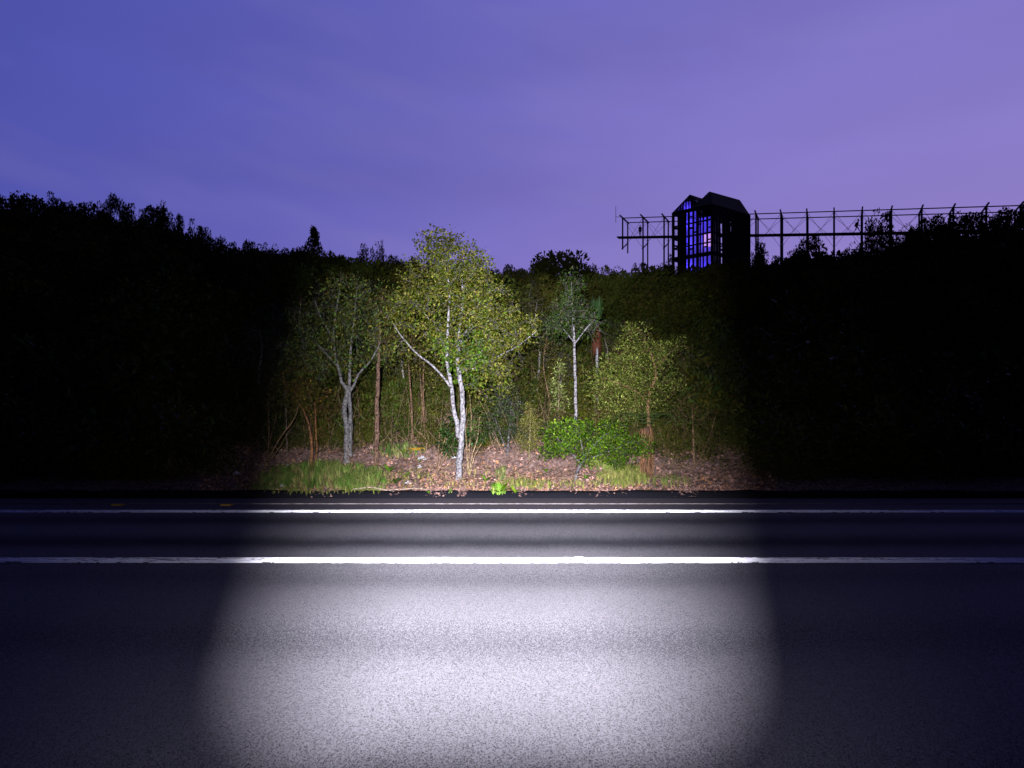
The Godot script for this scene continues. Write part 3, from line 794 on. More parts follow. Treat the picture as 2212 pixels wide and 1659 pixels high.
# ---------------------------------------------------------------- crest trees and forest
func crest_mesh(kind: int, seed_: int, pal: Array, leaf_size: float, leaves: int) -> Array:
	# unit tree: 1 high, 1 wide; lobes of foliage on a forked trunk
	var r := RandomNumberGenerator.new(); r.seed = seed_
	var lobes := []
	match kind:
		0:  # domed
			for i in 16:
				var a := r.randf() * TAU; var q := sqrt(r.randf()) * 0.36
				lobes.append([Vector3(cos(a) * q, 0.66 + r.randf() * 0.22 - q * 0.5, sin(a) * q), r.randf_range(0.10, 0.19)])
			for i in 8:
				var a := r.randf() * TAU
				lobes.append([Vector3(cos(a) * 0.33, r.randf_range(0.25, 0.5), sin(a) * 0.33), r.randf_range(0.10, 0.16)])
		1:  # conical
			for i in 26:
				var y := r.randf(); var a := r.randf() * TAU; var q := (1.0 - y) * 0.42 * sqrt(r.randf())
				lobes.append([Vector3(cos(a) * q, 0.12 + y * 0.82, sin(a) * q), 0.05 + 0.12 * (1.0 - y)])
		2:  # ragged, several upright heads
			for i in 6:
				var a := r.randf() * TAU; var q := r.randf() * 0.36; var top := r.randf_range(0.62, 0.97)
				for j in 5:
					lobes.append([Vector3(cos(a) * q + r.randf_range(-.1, .1), top * (0.42 + 0.13 * j), sin(a) * q + r.randf_range(-.1, .1)), r.randf_range(0.06, 0.15)])
		3:  # arched to one side
			for i in 18:
				var u := i / 17.0
				lobes.append([Vector3(-0.3 + 0.75 * u, 0.52 + 0.40 * sin(u * 2.5 + 0.25) - 0.2 * u * u, r.randf_range(-.2, .2)), 0.17 - 0.09 * u])
			for i in 10:
				lobes.append([Vector3(r.randf_range(-0.4, 0.1), r.randf_range(0.25, 0.55), r.randf_range(-.25, .25)), 0.15])
	var s := Shape.new()
	for k in leaves:
		var l: Array = lobes[r.randi() % lobes.size()]
		var q := spread(r)
		while q.length() > 1.0: q = spread(r)
		q = q.normalized() * pow(q.length(), 0.5)
		var p: Vector3 = l[0] + q * l[1] * Vector3(1, 0.85, 1)
		var ls := leaf_size * r.randf_range(0.5, 1.3)
		s.leaf(p, (q + spread(r) * 0.7 + Vector3(0, 0.25, 0)).normalized(), (Vector3.UP + spread(r)).normalized(), ls, ls * 0.62, pal[r.randi() % pal.size()] * r.randf_range(0.7, 1.2))
	var w := Shape.new()
	w.tube(PackedVector3Array([Vector3(0, -0.06, 0), Vector3(0.01, 0.25, 0), Vector3(0, 0.6, 0)]), PackedFloat32Array([0.03, 0.024, 0.012]), 6, fill(Color(0.05, 0.045, 0.04), 3))
	for i in 7:
		var l: Array = lobes[(i * 5) % lobes.size()]
		w.tube(PackedVector3Array([Vector3(0, 0.15 + 0.05 * i, 0), (l[0] as Vector3) * Vector3(0.5, 0.8, 0.5), l[0]]), PackedFloat32Array([0.016, 0.01, 0.003]), 4, fill(Color(0.05, 0.045, 0.04), 3))
	return [w.mesh(M.dull), s.mesh(M.dull)]

const CREST := [[-20, 415, 60, 0], [25, 418, 50, 2], [62, 410, 54, 0], [102, 420, 44, 2], [138, 424, 44, 0], [170, 428, 36, 2],
	[200, 430, 36, 0], [222, 433, 28, 2], [246, 424, 30, 3], [275, 428, 28, 2], [300, 437, 24, 2], [335, 432, 38, 0], [358, 438, 30, 2], [386, 452, 30, 2], [421, 470, 30, 2], [438, 482, 24, 0], [470, 500, 28, 0], [500, 514, 26, 2], [537, 514, 32, 0], [565, 520, 28, 2], [590, 528, 24, 2], [620, 526, 34, 2], [648, 516, 42, 2], [677, 493, 54, 1], [708, 540, 30, 0], [740, 546, 28, 0], [762, 547, 26, 2], [786, 523, 30, 4], [806, 526, 26, 4], [824, 515, 14, 4], [845, 545, 30, 0], [876, 553, 36, 0], [898, 547, 26, 0],
	[930, 560, 40, 0], [985, 570, 44, 2], [1030, 575, 40, 0], [1065, 576, 30, 0], [1100, 563, 40, 2], [1136, 570, 44, 2], [1176, 548, 40, 0], [1212, 530, 88, 0], [1250, 556, 40, 0], [1281, 568, 32, 0], [1310, 577, 32, 2], [1345, 573, 40, 2], [1385, 558, 32, 2], [1412, 562, 30, 2], [1438, 553, 30, 2],
	[1470, 590, 36, 0], [1505, 606, 40, 2], [1545, 606, 40, 0], [1585, 600, 36, 2], [1612, 570, 30, 2], [1641, 512, 38, 2], [1665, 540, 30, 2], [1690, 548, 30, 0], [1724, 528, 40, 0], [1750, 514, 46, 3], [1788, 545, 36, 0], [1815, 537, 30, 2], [1840, 525, 30, 2], [1868, 508, 36, 2], [1894, 455, 42, 5], [1920, 490, 30, 2], [1950, 486, 34, 2], [1975, 480, 30, 0], [2005, 462, 46, 0], [2040, 456, 44, 2], [2085, 448, 50, 0], [2130, 452, 46, 2], [2175, 440, 50, 0], [2212, 446, 46, 1], [2255, 440, 56, 0]]

func crest_trees() -> void:
	var dark := BUSH
	var vars := [[], [], [], [], [], []]
	for i in 3: vars[0].append(crest_mesh(0, 100 + i, dark, 0.055, 2600))
	vars[1].append(crest_mesh(1, 110, dark, 0.045, 2600))
	for i in 4: vars[2].append(crest_mesh(2, 120 + i, dark, 0.05, 2400))
	vars[3].append(crest_mesh(3, 130, dark, 0.05, 2600))
	for i in 2: vars[4].append(crest_mesh(2, 140 + i, BRICK, 0.05, 1500))
	vars[5].append(crest_mesh(2, 151, dark, 0.05, 3000))
	var labels := ["dark round-crowned tree", "dark pointed conical tree on the hill crest", "dark ragged many-headed tree", "dark arched tree", "rust-brown thin tree on the hill crest beside round dark trees", "tall dark tree rising in front of the raised gallery rails"]
	for i in CREST.size():
		var e: Array = CREST[i]
		var d: float = table(CREST_FAR, e[0]) + [0.0, 1.5, -1.5, 0.8, -0.7][i % 5]
		var top := P(e[0], e[1], d)
		var g := G(top.x, top.z)
		var h := maxf(top.y - g, 1.5) * (1.0 if e[3] != 1 else 1.04)
		var where := "on the high shoulder of the hill far from the tower"
		if e[0] > 480: where = "on the falling crest between high shoulder and rust trees"
		if e[0] > 828: where = "on the crest right behind the tall olive tree"
		if e[0] > 1060: where = "on the crest between tall olive tree and tower"
		if e[0] > 1450: where = "at the foot of the slatted tower"
		if e[0] > 1625: where = "under the gallery between tower and walking person"
		if e[0] > 1860: where = "in front of the gallery past the walking person"
		var t := thing("crest_tree", (labels[e[3]] + " " + where) if e[3] in [0, 2, 3] else labels[e[3]], "tree", Vector3(top.x, g, top.z), "trees along the hill crest")
		var vv: Array = vars[e[3]][i % vars[e[3]].size()]
		part(t, "trunk", vv[0]); part(t, "crown", vv[1])
		var w: float = e[2] / F * d * 1.7
		t.scale = Vector3(w, h * 1.03, w)
		t.rotation.y = 0.0 if e[3] == 3 else i * 1.7

func forest() -> void:
	var r := RandomNumberGenerator.new(); r.seed = 404
	var dark := BUSH
	var m: ArrayMesh = crest_mesh(0, 201, dark, 0.05, 2600)[1]
	var xf := []
	var d := 19.0
	while d < 82.0:
		var x := -d * 1.15
		while x < d * 1.15:
			var px := x / d * F + CX
			var z := -d + r.randf_range(-1.3, 1.3)
			var xx := x + r.randf_range(-1.2, 1.2)
			var far := table(CREST_FAR, px)
			if d < far + 6.0 and (d > 28.0 or px < 430 or px > 1740):
				var g := G(xx, z)
				var h := r.randf_range(2.8, 4.6)
				if d > far - 12.0: h = r.randf_range(3.0, 4.1)
				var w := r.randf_range(3.4, 5.2)
				xf.append(Transform3D(Basis(Vector3.UP, r.randf() * TAU).scaled(Vector3(w, h, w)), Vector3(xx, g - 0.35, z)))
			x += 2.6 + d * 0.012
		d += 2.4
	var tints := []
	for i in xf.size():
		var k := r.randf_range(0.5, 1.35)
		tints.append(Color(k * r.randf_range(0.8, 1.2), k, k * r.randf_range(0.7, 1.1)))
	scatter("hillside_forest", "dark mass of bush covering the hillside below the tower", "forest", m, xf, tints)
	# undergrowth in the lamp light
	for kind in 3:
		var u := Shape.new()
		if kind < 2:
			for c in 9:
				var a := r.randf() * TAU; var q := sqrt(r.randf()) * 0.4
				var mid := Vector3(cos(a) * q, r.randf_range(0.15, 0.95) * (1.0 - q * 0.6), sin(a) * q)
				for i in [52, 22][kind]:
					var o := spread(r)
					while o.length() > 1.0: o = spread(r)
					var ls: float = r.randf_range(0.035, 0.08) if kind == 0 else r.randf_range(0.08, 0.16)
					u.leaf(mid + o * 0.2, (o + spread(r) * 0.6).normalized(), (Vector3.UP + spread(r)).normalized(), ls, ls * 0.5, BUSH[r.randi() % BUSH.size()] * r.randf_range(0.6, 1.4))
				u.tube(PackedVector3Array([Vector3(0, -0.1, 0), mid * Vector3(0.6, 0.5, 0.6), mid]), PackedFloat32Array([0.008, 0.006, 0.002]), 3, fill(Color(0.07, 0.05, 0.035), 3))
		else:
			# fern: arching fronds
			for i in 9:
				var a := TAU * i / 9.0 + r.randf() * 0.4
				var dir := Vector3(cos(a), 0, sin(a)); var prev := Vector3.ZERO
				var rise := r.randf_range(0.6, 1.1)
				for j in range(1, 13):
					var t := j / 12.0
					var p := dir * t * 0.6 + Vector3(0, rise * sin(t * 2.3) * 0.8, 0)
					var sd := (p - prev).normalized().cross(Vector3.UP).normalized()
					for e in [-1.0, 1.0]: u.leaf(p, (sd * e + (p - prev).normalized() * 0.5).normalized(), Vector3.UP, 0.16 * sin(t * 2.7 + 0.3) + 0.02, 0.035, BUSH[i % BUSH.size()] * r.randf_range(0.8, 1.5))
					prev = p
		xf = []
		var tint := []
		for i in [2300, 1700, 420][kind]:
			var dd := 13.7 + 14.9 * pow(r.randf(), 1.5)
			var wide := r.randf() < (0.62 if kind < 2 else 0.3)
			if wide: dd = 12.5 + 16.0 * pow(r.randf(), 1.4)
			var px := r.randf_range(440, 1720) if not wide else r.randf_range(-500, 2700)
			var x := (px - CX) / F * dd
			if dd < 14.6 and px > 1090 and px < 1260: continue
			if dd < 14.3 and px > 840 and px < 1090 and r.randf() < 0.6: continue
			if wide and px > 470 and px < 1640: continue
			var w := r.randf_range(0.6, 1.4) + maxf(0.0, dd - 17.0) * 0.08
			if wide: w *= 1.5
			if kind == 2: w = r.randf_range(0.7, 1.3)
			if dd < 15.0: w *= 0.75
			var h := w * r.randf_range(0.7, 1.15)
			xf.append(Transform3D(Basis(Vector3.UP, r.randf() * TAU).scaled(Vector3(w, h, w)), Vector3(x, G(x, -dd) - 0.08, -dd)))
			var k := r.randf_range(0.35, 1.2)
			tint.append(Color(k * r.randf_range(0.75, 1.25), k, k * r.randf_range(0.7, 1.1)))
		scatter(["undergrowth", "broad_leaf_undergrowth", "fern_undergrowth"][kind], ["tangled small-leaved undergrowth between the roadside trees", "coarse broad-leaved undergrowth between the roadside trees", "arching ferns in the undergrowth behind the bank"][kind], "undergrowth", u.mesh(M.leaf), xf, tint)

func forest_saplings() -> void:
	# slim trees standing in the bush behind the lit row
	var r := RandomNumberGenerator.new(); r.seed = 505
	var list := [[560, 700, 17], [590, 650, 20], [650, 640, 19], [700, 615, 22], [770, 640, 20], [840, 640, 19], [870, 720, 17], [1085, 700, 18], [1130, 650, 20], [1160, 640, 19], [1180, 690, 18], [1215, 760, 17], [1305, 720, 20], [1330, 690, 24], [1430, 740, 18], [1480, 760, 19], [1530, 800, 17], [1560, 770, 20], [520, 760, 18], [610, 740, 17], [1110, 760, 17], [935, 700, 21], [1050, 720, 20], [680, 700, 24], [1265, 640, 26], [800, 600, 26], [1150, 600, 27], [1400, 690, 25]]
	for i in list.size():
		var e: Array = list[i]
		var x: float = (e[0] - CX) / F * e[2]
		var b := Vector3(x, G(x, -e[2]), -e[2])
		var foot: float = HY - (b.y - EYE) / e[2] * F
		var top: float = e[1]
		var hh: float = foot - top
		var grey_ := r.randf_range(0.12, 0.26)
		var where := "behind the leaning bare shrub"
		if e[0] > 640: where = "behind the twin-stemmed grey tree"
		if e[0] > 790: where = "between peeling tan trunk and tall olive tree"
		if e[0] > 900: where = "right behind the tall olive tree"
		if e[0] > 1100: where = "between tall olive tree and white trunk"
		if e[0] > 1250: where = "between white trunk and young broad tree"
		if e[0] > 1390: where = "at the dark edge past the young broad tree"
		grow("bush_tree", "slim dim tree in the bush " + where, "tree", b, [
			[[e[0], foot, 0, .04], [e[0] + r.randf_range(-8, 8), foot - hh * 0.4, r.randf_range(-.2, .2), .032], [e[0] + r.randf_range(-8, 8), foot - hh * 0.7, 0, .02], [e[0], top + 10, 0, .006]]], [
			[e[0], top + hh * 0.14, 0, hh * 0.10 + 8, hh * 0.13, .5, 22], [e[0] + r.randf_range(-15, 15), top + hh * 0.32, 0, hh * 0.13 + 10, hh * 0.14, .65, 30], [e[0] + r.randf_range(-15, 15), top + hh * 0.52, 0, hh * 0.11 + 10, hh * 0.12, .6, 16]],
			{seed = 600 + i, bark = Color(grey_, grey_ * 0.9, grey_ * 0.8), pal = [MUTED, DEEP, MUTED + [Color(0.07, 0.06, 0.016)]][i % 3], leaves = 13, size = 0.085, loose = 0.18, bare = 0.45}, "slim trees in the bush")

# ---------------------------------------------------------------- verge details
func verge_details() -> void:
	var r := RandomNumberGenerator.new(); r.seed = 909
	# fallen leaves
	var lf := Shape.new()
	lf.leaf(Vector3(-0.5, 0, 0), Vector3(1, 0.05, 0).normalized(), Vector3(0, 1, 0.1).normalized(), 1.0, 0.55, Color.WHITE)
	lf.leaf(Vector3(-0.1, 0.06, 0.2), Vector3(0.6, 0.3, 0.7).normalized(), Vector3(0.2, 1, 0.1).normalized(), 0.7, 0.4, Color(1.1200, 1.1200, 1.1200))
	var xf := []; var col := []
	for i in 15000:
		var d := 11.55 + 5.5 * pow(r.randf(), 1.35)
		var px := r.randf_range(430, 1680)
		var x := (px - CX) / F * d
		var s := r.randf_range(0.03, 0.085)
		var bs := Basis(Vector3.UP, r.randf() * TAU) * Basis(Vector3.RIGHT, r.randfn(0.0, 0.55)) * Basis(Vector3.BACK, r.randfn(0.0, 0.45))
		xf.append(Transform3D(bs.scaled(Vector3.ONE * s), Vector3(x, G(x, -d) + r.randf_range(0.0, 0.025), -d)))
		var k := r.randf_range(0.35, 1.5)
		var pick := r.randf()
		var c := Color(0.2100, 0.1120, 0.0840) if pick < 0.5 else (Color(0.2660, 0.1680, 0.1400) if pick < 0.75 else (Color(0.2660, 0.1330, 0.0560) if pick < 0.93 else Color(0.0980, 0.0630, 0.0420)))
		col.append(c * k)
	for e in [[945, 26, 160], [996, 14, 200], [1125, 18, 90], [700, 40, 60], [1490, 40, 90], [850, 10, 40], [1300, 60, 60]]:
		for i in e[2]:
			var d := 11.36 + 0.3 * r.randf()
			var x: float = (e[0] + r.randfn(0.0, 0.5) * e[1] - CX) / F * d
			var y := 0.04 + 0.11 * clampf((d - 11.36) / 0.07, 0.0, 1.0)
			xf.append(Transform3D((Basis(Vector3.UP, r.randf() * TAU) * Basis(Vector3.RIGHT, r.randfn(0.0, 0.6))).scaled(Vector3.ONE * r.randf_range(0.03, 0.07)), Vector3(x, y, -d + 0.012)))
			col.append(Color(0.2100, 0.1260, 0.1050) * r.randf_range(0.4, 1.2))
	scatter("leaf_litter", "brown fallen leaves covering the roadside bank", "leaf litter", lf.mesh(M.dull), xf, col)
	# dry twigs and stalks
	var tw := Shape.new()
	tw.tube(PackedVector3Array([Vector3(-0.5, 0, 0), Vector3(-0.15, 0.03, 0.02), Vector3(0.2, -0.01, 0.03), Vector3(0.5, 0.02, -0.02)]), PackedFloat32Array([0.010, 0.009, 0.007, 0.004]), 4, fill(Color.WHITE, 4))
	xf = []; col = []
	for i in 2600:
		var d := 11.9 + 5.0 * r.randf()
		var px := r.randf_range(450, 1660)
		var x := (px - CX) / F * d
		var tilt := r.randfn(0.0, 0.25)
		if d > 13.0 and r.randf() < 0.5: tilt = r.randf_range(0.3, 1.5)
		var s := r.randf_range(0.15, 0.7)
		var bs := Basis(Vector3.UP, r.randf() * TAU) * Basis(Vector3.BACK, tilt)
		xf.append(Transform3D(bs.scaled(Vector3(s, s * 0.8, s * 0.8)), Vector3(x, G(x, -d) + absf(sin(tilt)) * s * 0.5 + 0.012, -d)))
		col.append(Color(0.2800, 0.1820, 0.1260) * r.randf_range(0.2, 0.85))
	for i in 420:
		var d := 13.3 + 5.0 * pow(r.randf(), 1.4)
		var px := r.randf_range(540, 1500)
		var x := (px - CX) / F * d
		var s := r.randf_range(0.5, 1.7)
		var bs := Basis(Vector3.UP, r.randf() * TAU) * Basis(Vector3.BACK, PI * 0.5 + r.randfn(0.0, 0.42))
		xf.append(Transform3D(bs.scaled(Vector3.ONE) * Basis.from_scale(Vector3(s, 0.55, 0.55)), Vector3(x, G(x, -d) + s * 0.45, -d)))
		col.append(Color(0.1820, 0.1190, 0.0770) * r.randf_range(0.12, 0.8))
	scatter("dead_twigs", "dry brown twigs and stalks strewn over the bank", "twigs", tw.mesh(M.dull), xf, col)
	# grass
	var gr := Shape.new()
	for i in 16:
		var a := r.randf() * TAU; var lean := r.randf_range(0.15, 0.9)
		var o := Vector3(cos(a), 0, sin(a)); var sd := Vector3(-sin(a), 0, cos(a)) * 0.018
		var p := o * 0.06 * r.randf()
		var q := p + o * lean * 0.3 + Vector3(0, 0.55, 0); var e := p + o * lean * 0.8 + Vector3(0, r.randf_range(0.7, 1.0), 0)
		var c := Color.WHITE * r.randf_range(0.6, 1.2)
		gr.tri(p - sd, p + sd, q + sd * 0.8, c); gr.tri(p - sd, q + sd * 0.8, q - sd * 0.8, c); gr.tri(q - sd * 0.8, q + sd * 0.8, e, c)
	xf = []; col = []
	# [px, py, rx, ry, count, height, tint]
	var green := Color(0.0560, 0.1190, 0.0168); var lime := Color(0.1050, 0.1330, 0.0252); var straw := Color(0.2240, 0.1820, 0.0700)
	for e in [[700, 1035, 135, 26, 330, .34, green], [780, 1050, 55, 22, 190, .3, green], [620, 1045, 70, 20, 180, .22, Color(0.0490, 0.0980, 0.0168)], [700, 1068, 130, 8, 240, .13, lime], [560, 1060, 60, 12, 90, .15, Color(0.0560, 0.0980, 0.0210)],
		[1350, 1035, 60, 22, 300, .26, lime], [1330, 1020, 30, 14, 90, .3, Color(0.0840, 0.1540, 0.0280)], [1115, 1048, 50, 12, 130, .15, lime], [1075, 1068, 16, 9, 70, .2, Color(0.1120, 0.2660, 0.0210)], [1165, 1050, 40, 10, 80, .14, lime], [975, 1066, 5, 5, 10, .13, Color(0.1540, 0.2380, 0.0420)], [1085, 1030, 16, 12, 30, .24, Color(0.0420, 0.0980, 0.0252)],
		[1250, 1050, 60, 10, 70, .13, lime], [880, 1035, 60, 20, 60, .14, lime], [960, 1050, 90, 8, 50, .10, straw], [1290, 1000, 20, 20, 40, .4, Color(0.1120, 0.1540, 0.0280)], [860, 980, 60, 14, 60, .3, Color(0.0420, 0.0840, 0.0168)], [1450, 1045, 50, 12, 70, .2, Color(0.0700, 0.0980, 0.0210)], [1060, 1035, 200, 25, 110, .13, straw], [700, 1040, 160, 28, 160, .24, straw]]:
		for k in e[4]:
			var a := r.randf() * TAU; var q := sqrt(r.randf())
			var p := on_ground(e[0] + cos(a) * q * e[2], minf(e[1] + sin(a) * q * e[3], 1066))
			if e[1] > 1064: p = Vector3(p.x, 0.06 + 0.06 * r.randf(), -11.36 - r.randf() * 0.2)
			var s: float = e[5] * r.randf_range(0.45, 1.25) * (1.15 - 0.6 * q)
			xf.append(Transform3D(Basis(Vector3.UP, r.randf() * TAU).scaled(Vector3(s * r.randf_range(0.7, 1.2), s, s)), p - Vector3(0, 0.01, 0)))
			var mixed: Color = (e[6] as Color).lerp(straw, 0.65 * pow(r.randf(), 2.0))
			col.append(mixed * r.randf_range(0.5, 1.5))
	scatter("grass", "green and straw grass tufts along the verge", "grass", gr.mesh(M.dull), xf, col)
	# broad-leaved weeds
	for e in [[840, 1022, .34, 8, GREEN, "tall light green broad-leaved weed standing in brown litter"], [854, 1047, .26, 12, DEEP, "dark green rosette weed near the kerb"], [1050, 1042, .2, 10, GREEN, "small upright green weed on bare earth beside pale trunk"], [1078, 1064, .32, 14, BRIGHT, "large bright green weed spilling over the black kerb"], [1113, 1066, .2, 9, BRIGHT, "low lime rosette growing against the black kerb"], [926, 1066, .12, 6, BRIGHT, "tiny lime weed at the foot of the kerb"], [905, 1000, .22, 8, GREEN, "leafy weed beside the white rubbish"], [880, 1030, .16, 7, GREEN, "small green weed in litter between grass and pale trunk"], [1265, 1035, .2, 10, GREEN, "green weed beside the stem of round bush"], [1180, 1022, .18, 8, GREEN, "small weed in leaf litter under the round bush"], [872, 985, .3, 9, GREEN, "upright weed in the shade of the thicket"]]:
		var b := on_ground(e[0], e[1])
		if e[1] >= 1064: b = Vector3((e[0] - CX) / F * 11.4, 0.1, -11.4)
		var t := thing("broad_leaved_weed", e[5], "weed", b)
		for i in e[3]:
			var s := Shape.new()
			var a: float = TAU * i / e[3] + r.randf() * 0.6
			var o := Vector3(cos(a), 0, sin(a)); var sd := Vector3(-sin(a), 0, cos(a))
			var L: float = e[2] * r.randf_range(0.7, 1.2)
			var rise := r.randf_range(0.5, 1.3)
			var prev := Vector3.ZERO; var pw := 0.006
			var c: Color = e[4][r.randi() % e[4].size()] * r.randf_range(0.6, 1.1)
			for j in range(1, 6):
				var u := j / 5.0
				var p := o * L * u * 0.75 + Vector3(0, L * rise * (u - 0.55 * u * u), 0)
				var w := L * 0.11 * sin(u * 2.9 + 0.1) + 0.002
				s.quad(prev - sd * pw, prev + sd * pw, p + sd * w, p - sd * w, Vector3.UP, c)
				prev = p; pw = w
			part(t, "leaf", s.mesh(M.leaf))
	# a yellowed fern
	var b := on_ground(898, 990)
	var fern := thing("dead_fern", "yellow withered fern drooping beside white rubbish", "fern", b)
	for i in 7:
		var s := Shape.new()
		var a := i * 0.95
		var dir := Vector3(cos(a), 0, sin(a))
		var prev := Vector3(0, 0.18, 0)
		for j in range(1, 10):
			var u := j / 9.0
			var p := Vector3(0, 0.18, 0) + dir * u * 0.3 + Vector3(0, 0.12 * sin(u * 2.0) - 0.22 * u * u, 0)
			var sd := dir.cross(Vector3.UP)
			for k in [-1.0, 1.0]: s.leaf(p, (sd * k + dir * 0.4 + Vector3(0, -0.4, 0)).normalized(), Vector3.UP, 0.08 * (1.1 - u), 0.02, Color(0.3920, 0.2240, 0.0168) * r.randf_range(0.6, 1.3))
			prev = p
		part(fern, "frond", s.mesh(M.dull))
	# rubbish
	for e in [[912, 999, .17, "crumpled white plastic bag on litter beside the withered fern"], [907, 1014, .09, "small white paper scrap below the plastic bag"], [880, 1048, .08, "white paper scrap on bare earth near the kerb"], [981, 995, .11, "white paper scrap half behind the pale trunk"], [511, 1030, .12, "white paper scrap in darkness past the leaning bare shrub"], [609, 1056, .09, "white paper scrap in grass at kerb, larger of a pair"], [581, 1058, .06, "tiny white paper scrap in grass at kerb, smaller of a pair"], [622, 1008, .05, "tiny white paper scrap behind the roadside grass"]]:
		var p := on_ground(e[0], e[1])
		var s := Shape.new()
		var n := 7
		var grid := []
		for i in n * n:
			var x := (i % n) / (n - 1.0) - 0.5; var z := (i / n) / (n - 1.0) - 0.5
			var edge := 1.0 - 0.35 * r.randf()
			grid.append(Vector3(x * edge * 1.2, 0.25 + r.randf_range(-0.2, 0.75) * (1.0 - 0.8 * (absf(x) + absf(z))), z * edge) * e[2])
		for i in n - 1:
			for j in n - 1:
				var q := j * n + i
				s.tri(grid[q], grid[q + 1], grid[q + n], Color(0.2800, 0.2800, 0.2940)); s.tri(grid[q + 1], grid[q + n + 1], grid[q + n], Color(0.2240, 0.2240, 0.2380))
		solo("paper_scrap" if e[2] < 0.15 else "plastic_bag", s.mesh(M.dull), e[3], "rubbish", p + Vector3(0, 0.01, 0))
	# a broken stump and a log
	b = on_ground(1283, 945)
	var st := Shape.new()
	st.tube(PackedVector3Array([Vector3(0, -0.1, 0), Vector3(0.01, 0.2, 0), Vector3(0, 0.42, 0), Vector3(-0.02, 0.5, 0.02)]), PackedFloat32Array([0.06, 0.055, 0.05, 0.012]), 9, PackedColorArray([Color(0.4200, 0.2100, 0.0980), Color(0.5040, 0.2660, 0.1400), Color(0.5600, 0.3080, 0.1680), Color(0.4200, 0.2240, 0.1120)]))
	solo("tree_stump", st.mesh(M.bark), "short orange broken stump above the round bush", "stump", b)
	b = on_ground(1305, 930)
	var lg := Shape.new()
	var lp := PackedVector3Array(); var lr := PackedFloat32Array()
	for i in 9:
		var u := i / 8.0
		lp.append(P(1283 + 62 * u, 930 - 24 * sin(u * 2.6 + 0.4), -b.z) - b); lr.append(0.02 - 0.008 * u)
	lg.tube(lp, lr, 6, fill(Color(0.2520, 0.1680, 0.1260), 9), true)
	solo("fallen_branch", lg.mesh(M.bark), "arched fallen brown branch over the round bush", "branch", b)
	b = Vector3((760 - CX) / F * 11.5, 0.15, -11.5)
	var br := Shape.new()
	br.tube(PackedVector3Array([Vector3(0, 0.01, 0), Vector3(0.35, 0.05, -0.02), Vector3(0.7, 0.0, 0.05), Vector3(1.15, 0.03, 0.02), Vector3(1.5, 0.01, 0.0)]), PackedFloat32Array([0.008, 0.012, 0.012, 0.009, 0.004]), 6, fill(Color(0.3080, 0.2380, 0.1820), 5), true)
	solo("fallen_branch", br.mesh(M.bark), "thin dry branch lying along top of the black kerb", "branch", b)
	# road furniture
	for e in [[490, 1090, "amber plastic reflector block on the asphalt shoulder, brighter one"], [255, 1089, "amber plastic reflector block on the asphalt shoulder, far out in the dark"]]:
		var t := thing("road_reflector", e[2], "reflector", Vector3((e[0] - CX) / F * 10.6, 0.0, -10.6), "")
		var body := Shape.new(); body.box(Vector3(-0.1, -0.005, -0.05), Vector3(0.1, 0.022, 0.05), Color(0.3, 0.17, 0.03))
		part(t, "body", body.mesh(M.dull))
		var lens := Shape.new(); lens.quad(Vector3(-0.085, 0.003, 0.058), Vector3(0.085, 0.003, 0.058), Vector3(0.08, 0.024, 0.047), Vector3(-0.08, 0.024, 0.047), Vector3(0, 0.5, 1), Color(0.7, 0.4, 0.06))
		part(t, "lens", lens.mesh(M.leaf))
	var stud := thing("road_stud", "round white raised stud set in the nearer painted line", "road stud", P(1252, 1213, 6.74) * Vector3(1, 0, 1) + Vector3(0, road_y(6.74) + 0.01, 0))
	var ring := Shape.new(); var dome := Shape.new()
	for i in 24:
		var a := TAU * i / 24.0; var c := TAU * (i + 1) / 24.0
		var va := Vector3(cos(a), 0, sin(a)); var vc := Vector3(cos(c), 0, sin(c))
		ring.quad(va * 0.115 + Vector3(0, 0.001, 0), vc * 0.115 + Vector3(0, 0.001, 0), vc * 0.1 + Vector3(0, 0.012, 0), va * 0.1 + Vector3(0, 0.012, 0), Vector3.UP, Color(0.05, 0.05, 0.055))
		dome.quad(va * 0.1 + Vector3(0, 0.012, 0), vc * 0.1 + Vector3(0, 0.012, 0), vc * 0.06 + Vector3(0, 0.024, 0), va * 0.06 + Vector3(0, 0.024, 0), Vector3.UP, Color(0.6, 0.6, 0.62))
		dome.tri(vc * 0.06 + Vector3(0, 0.024, 0), va * 0.06 + Vector3(0, 0.024, 0), Vector3(0, 0.026, 0), Color(0.6, 0.6, 0.62))
	part(stud, "rim", ring.mesh(M.dull)); part(stud, "cap", dome.mesh(M.dull))
	var spot := Shape.new()
	for i in 18:
		var a := TAU * i / 18.0; var c := TAU * (i + 1) / 18.0
		var ra := 1.0 + 0.25 * sin(i * 2.3); var rc := 1.0 + 0.25 * sin(((i + 1) % 18) * 2.3)
		spot.face(Vector3.ZERO, Vector3(cos(a) * 0.2 * ra, 0, sin(a) * 0.09 * ra), Vector3(cos(c) * 0.2 * rc, 0, sin(c) * 0.09 * rc), Vector3.UP, Vector3.UP, Vector3.UP, Color(0.025, 0.025, 0.03))
	solo("tar_patch", spot.mesh(M.dull), "small dark tar patch in a wheel track of the far lane", "", Vector3((792 - CX) / F * 7.75, road_y(7.75) + 0.006, -7.75), "", "structure")

# ---------------------------------------------------------------- gallery and tower
var deck_a: Vector3
var deck_b: Vector3
var across: Vector3

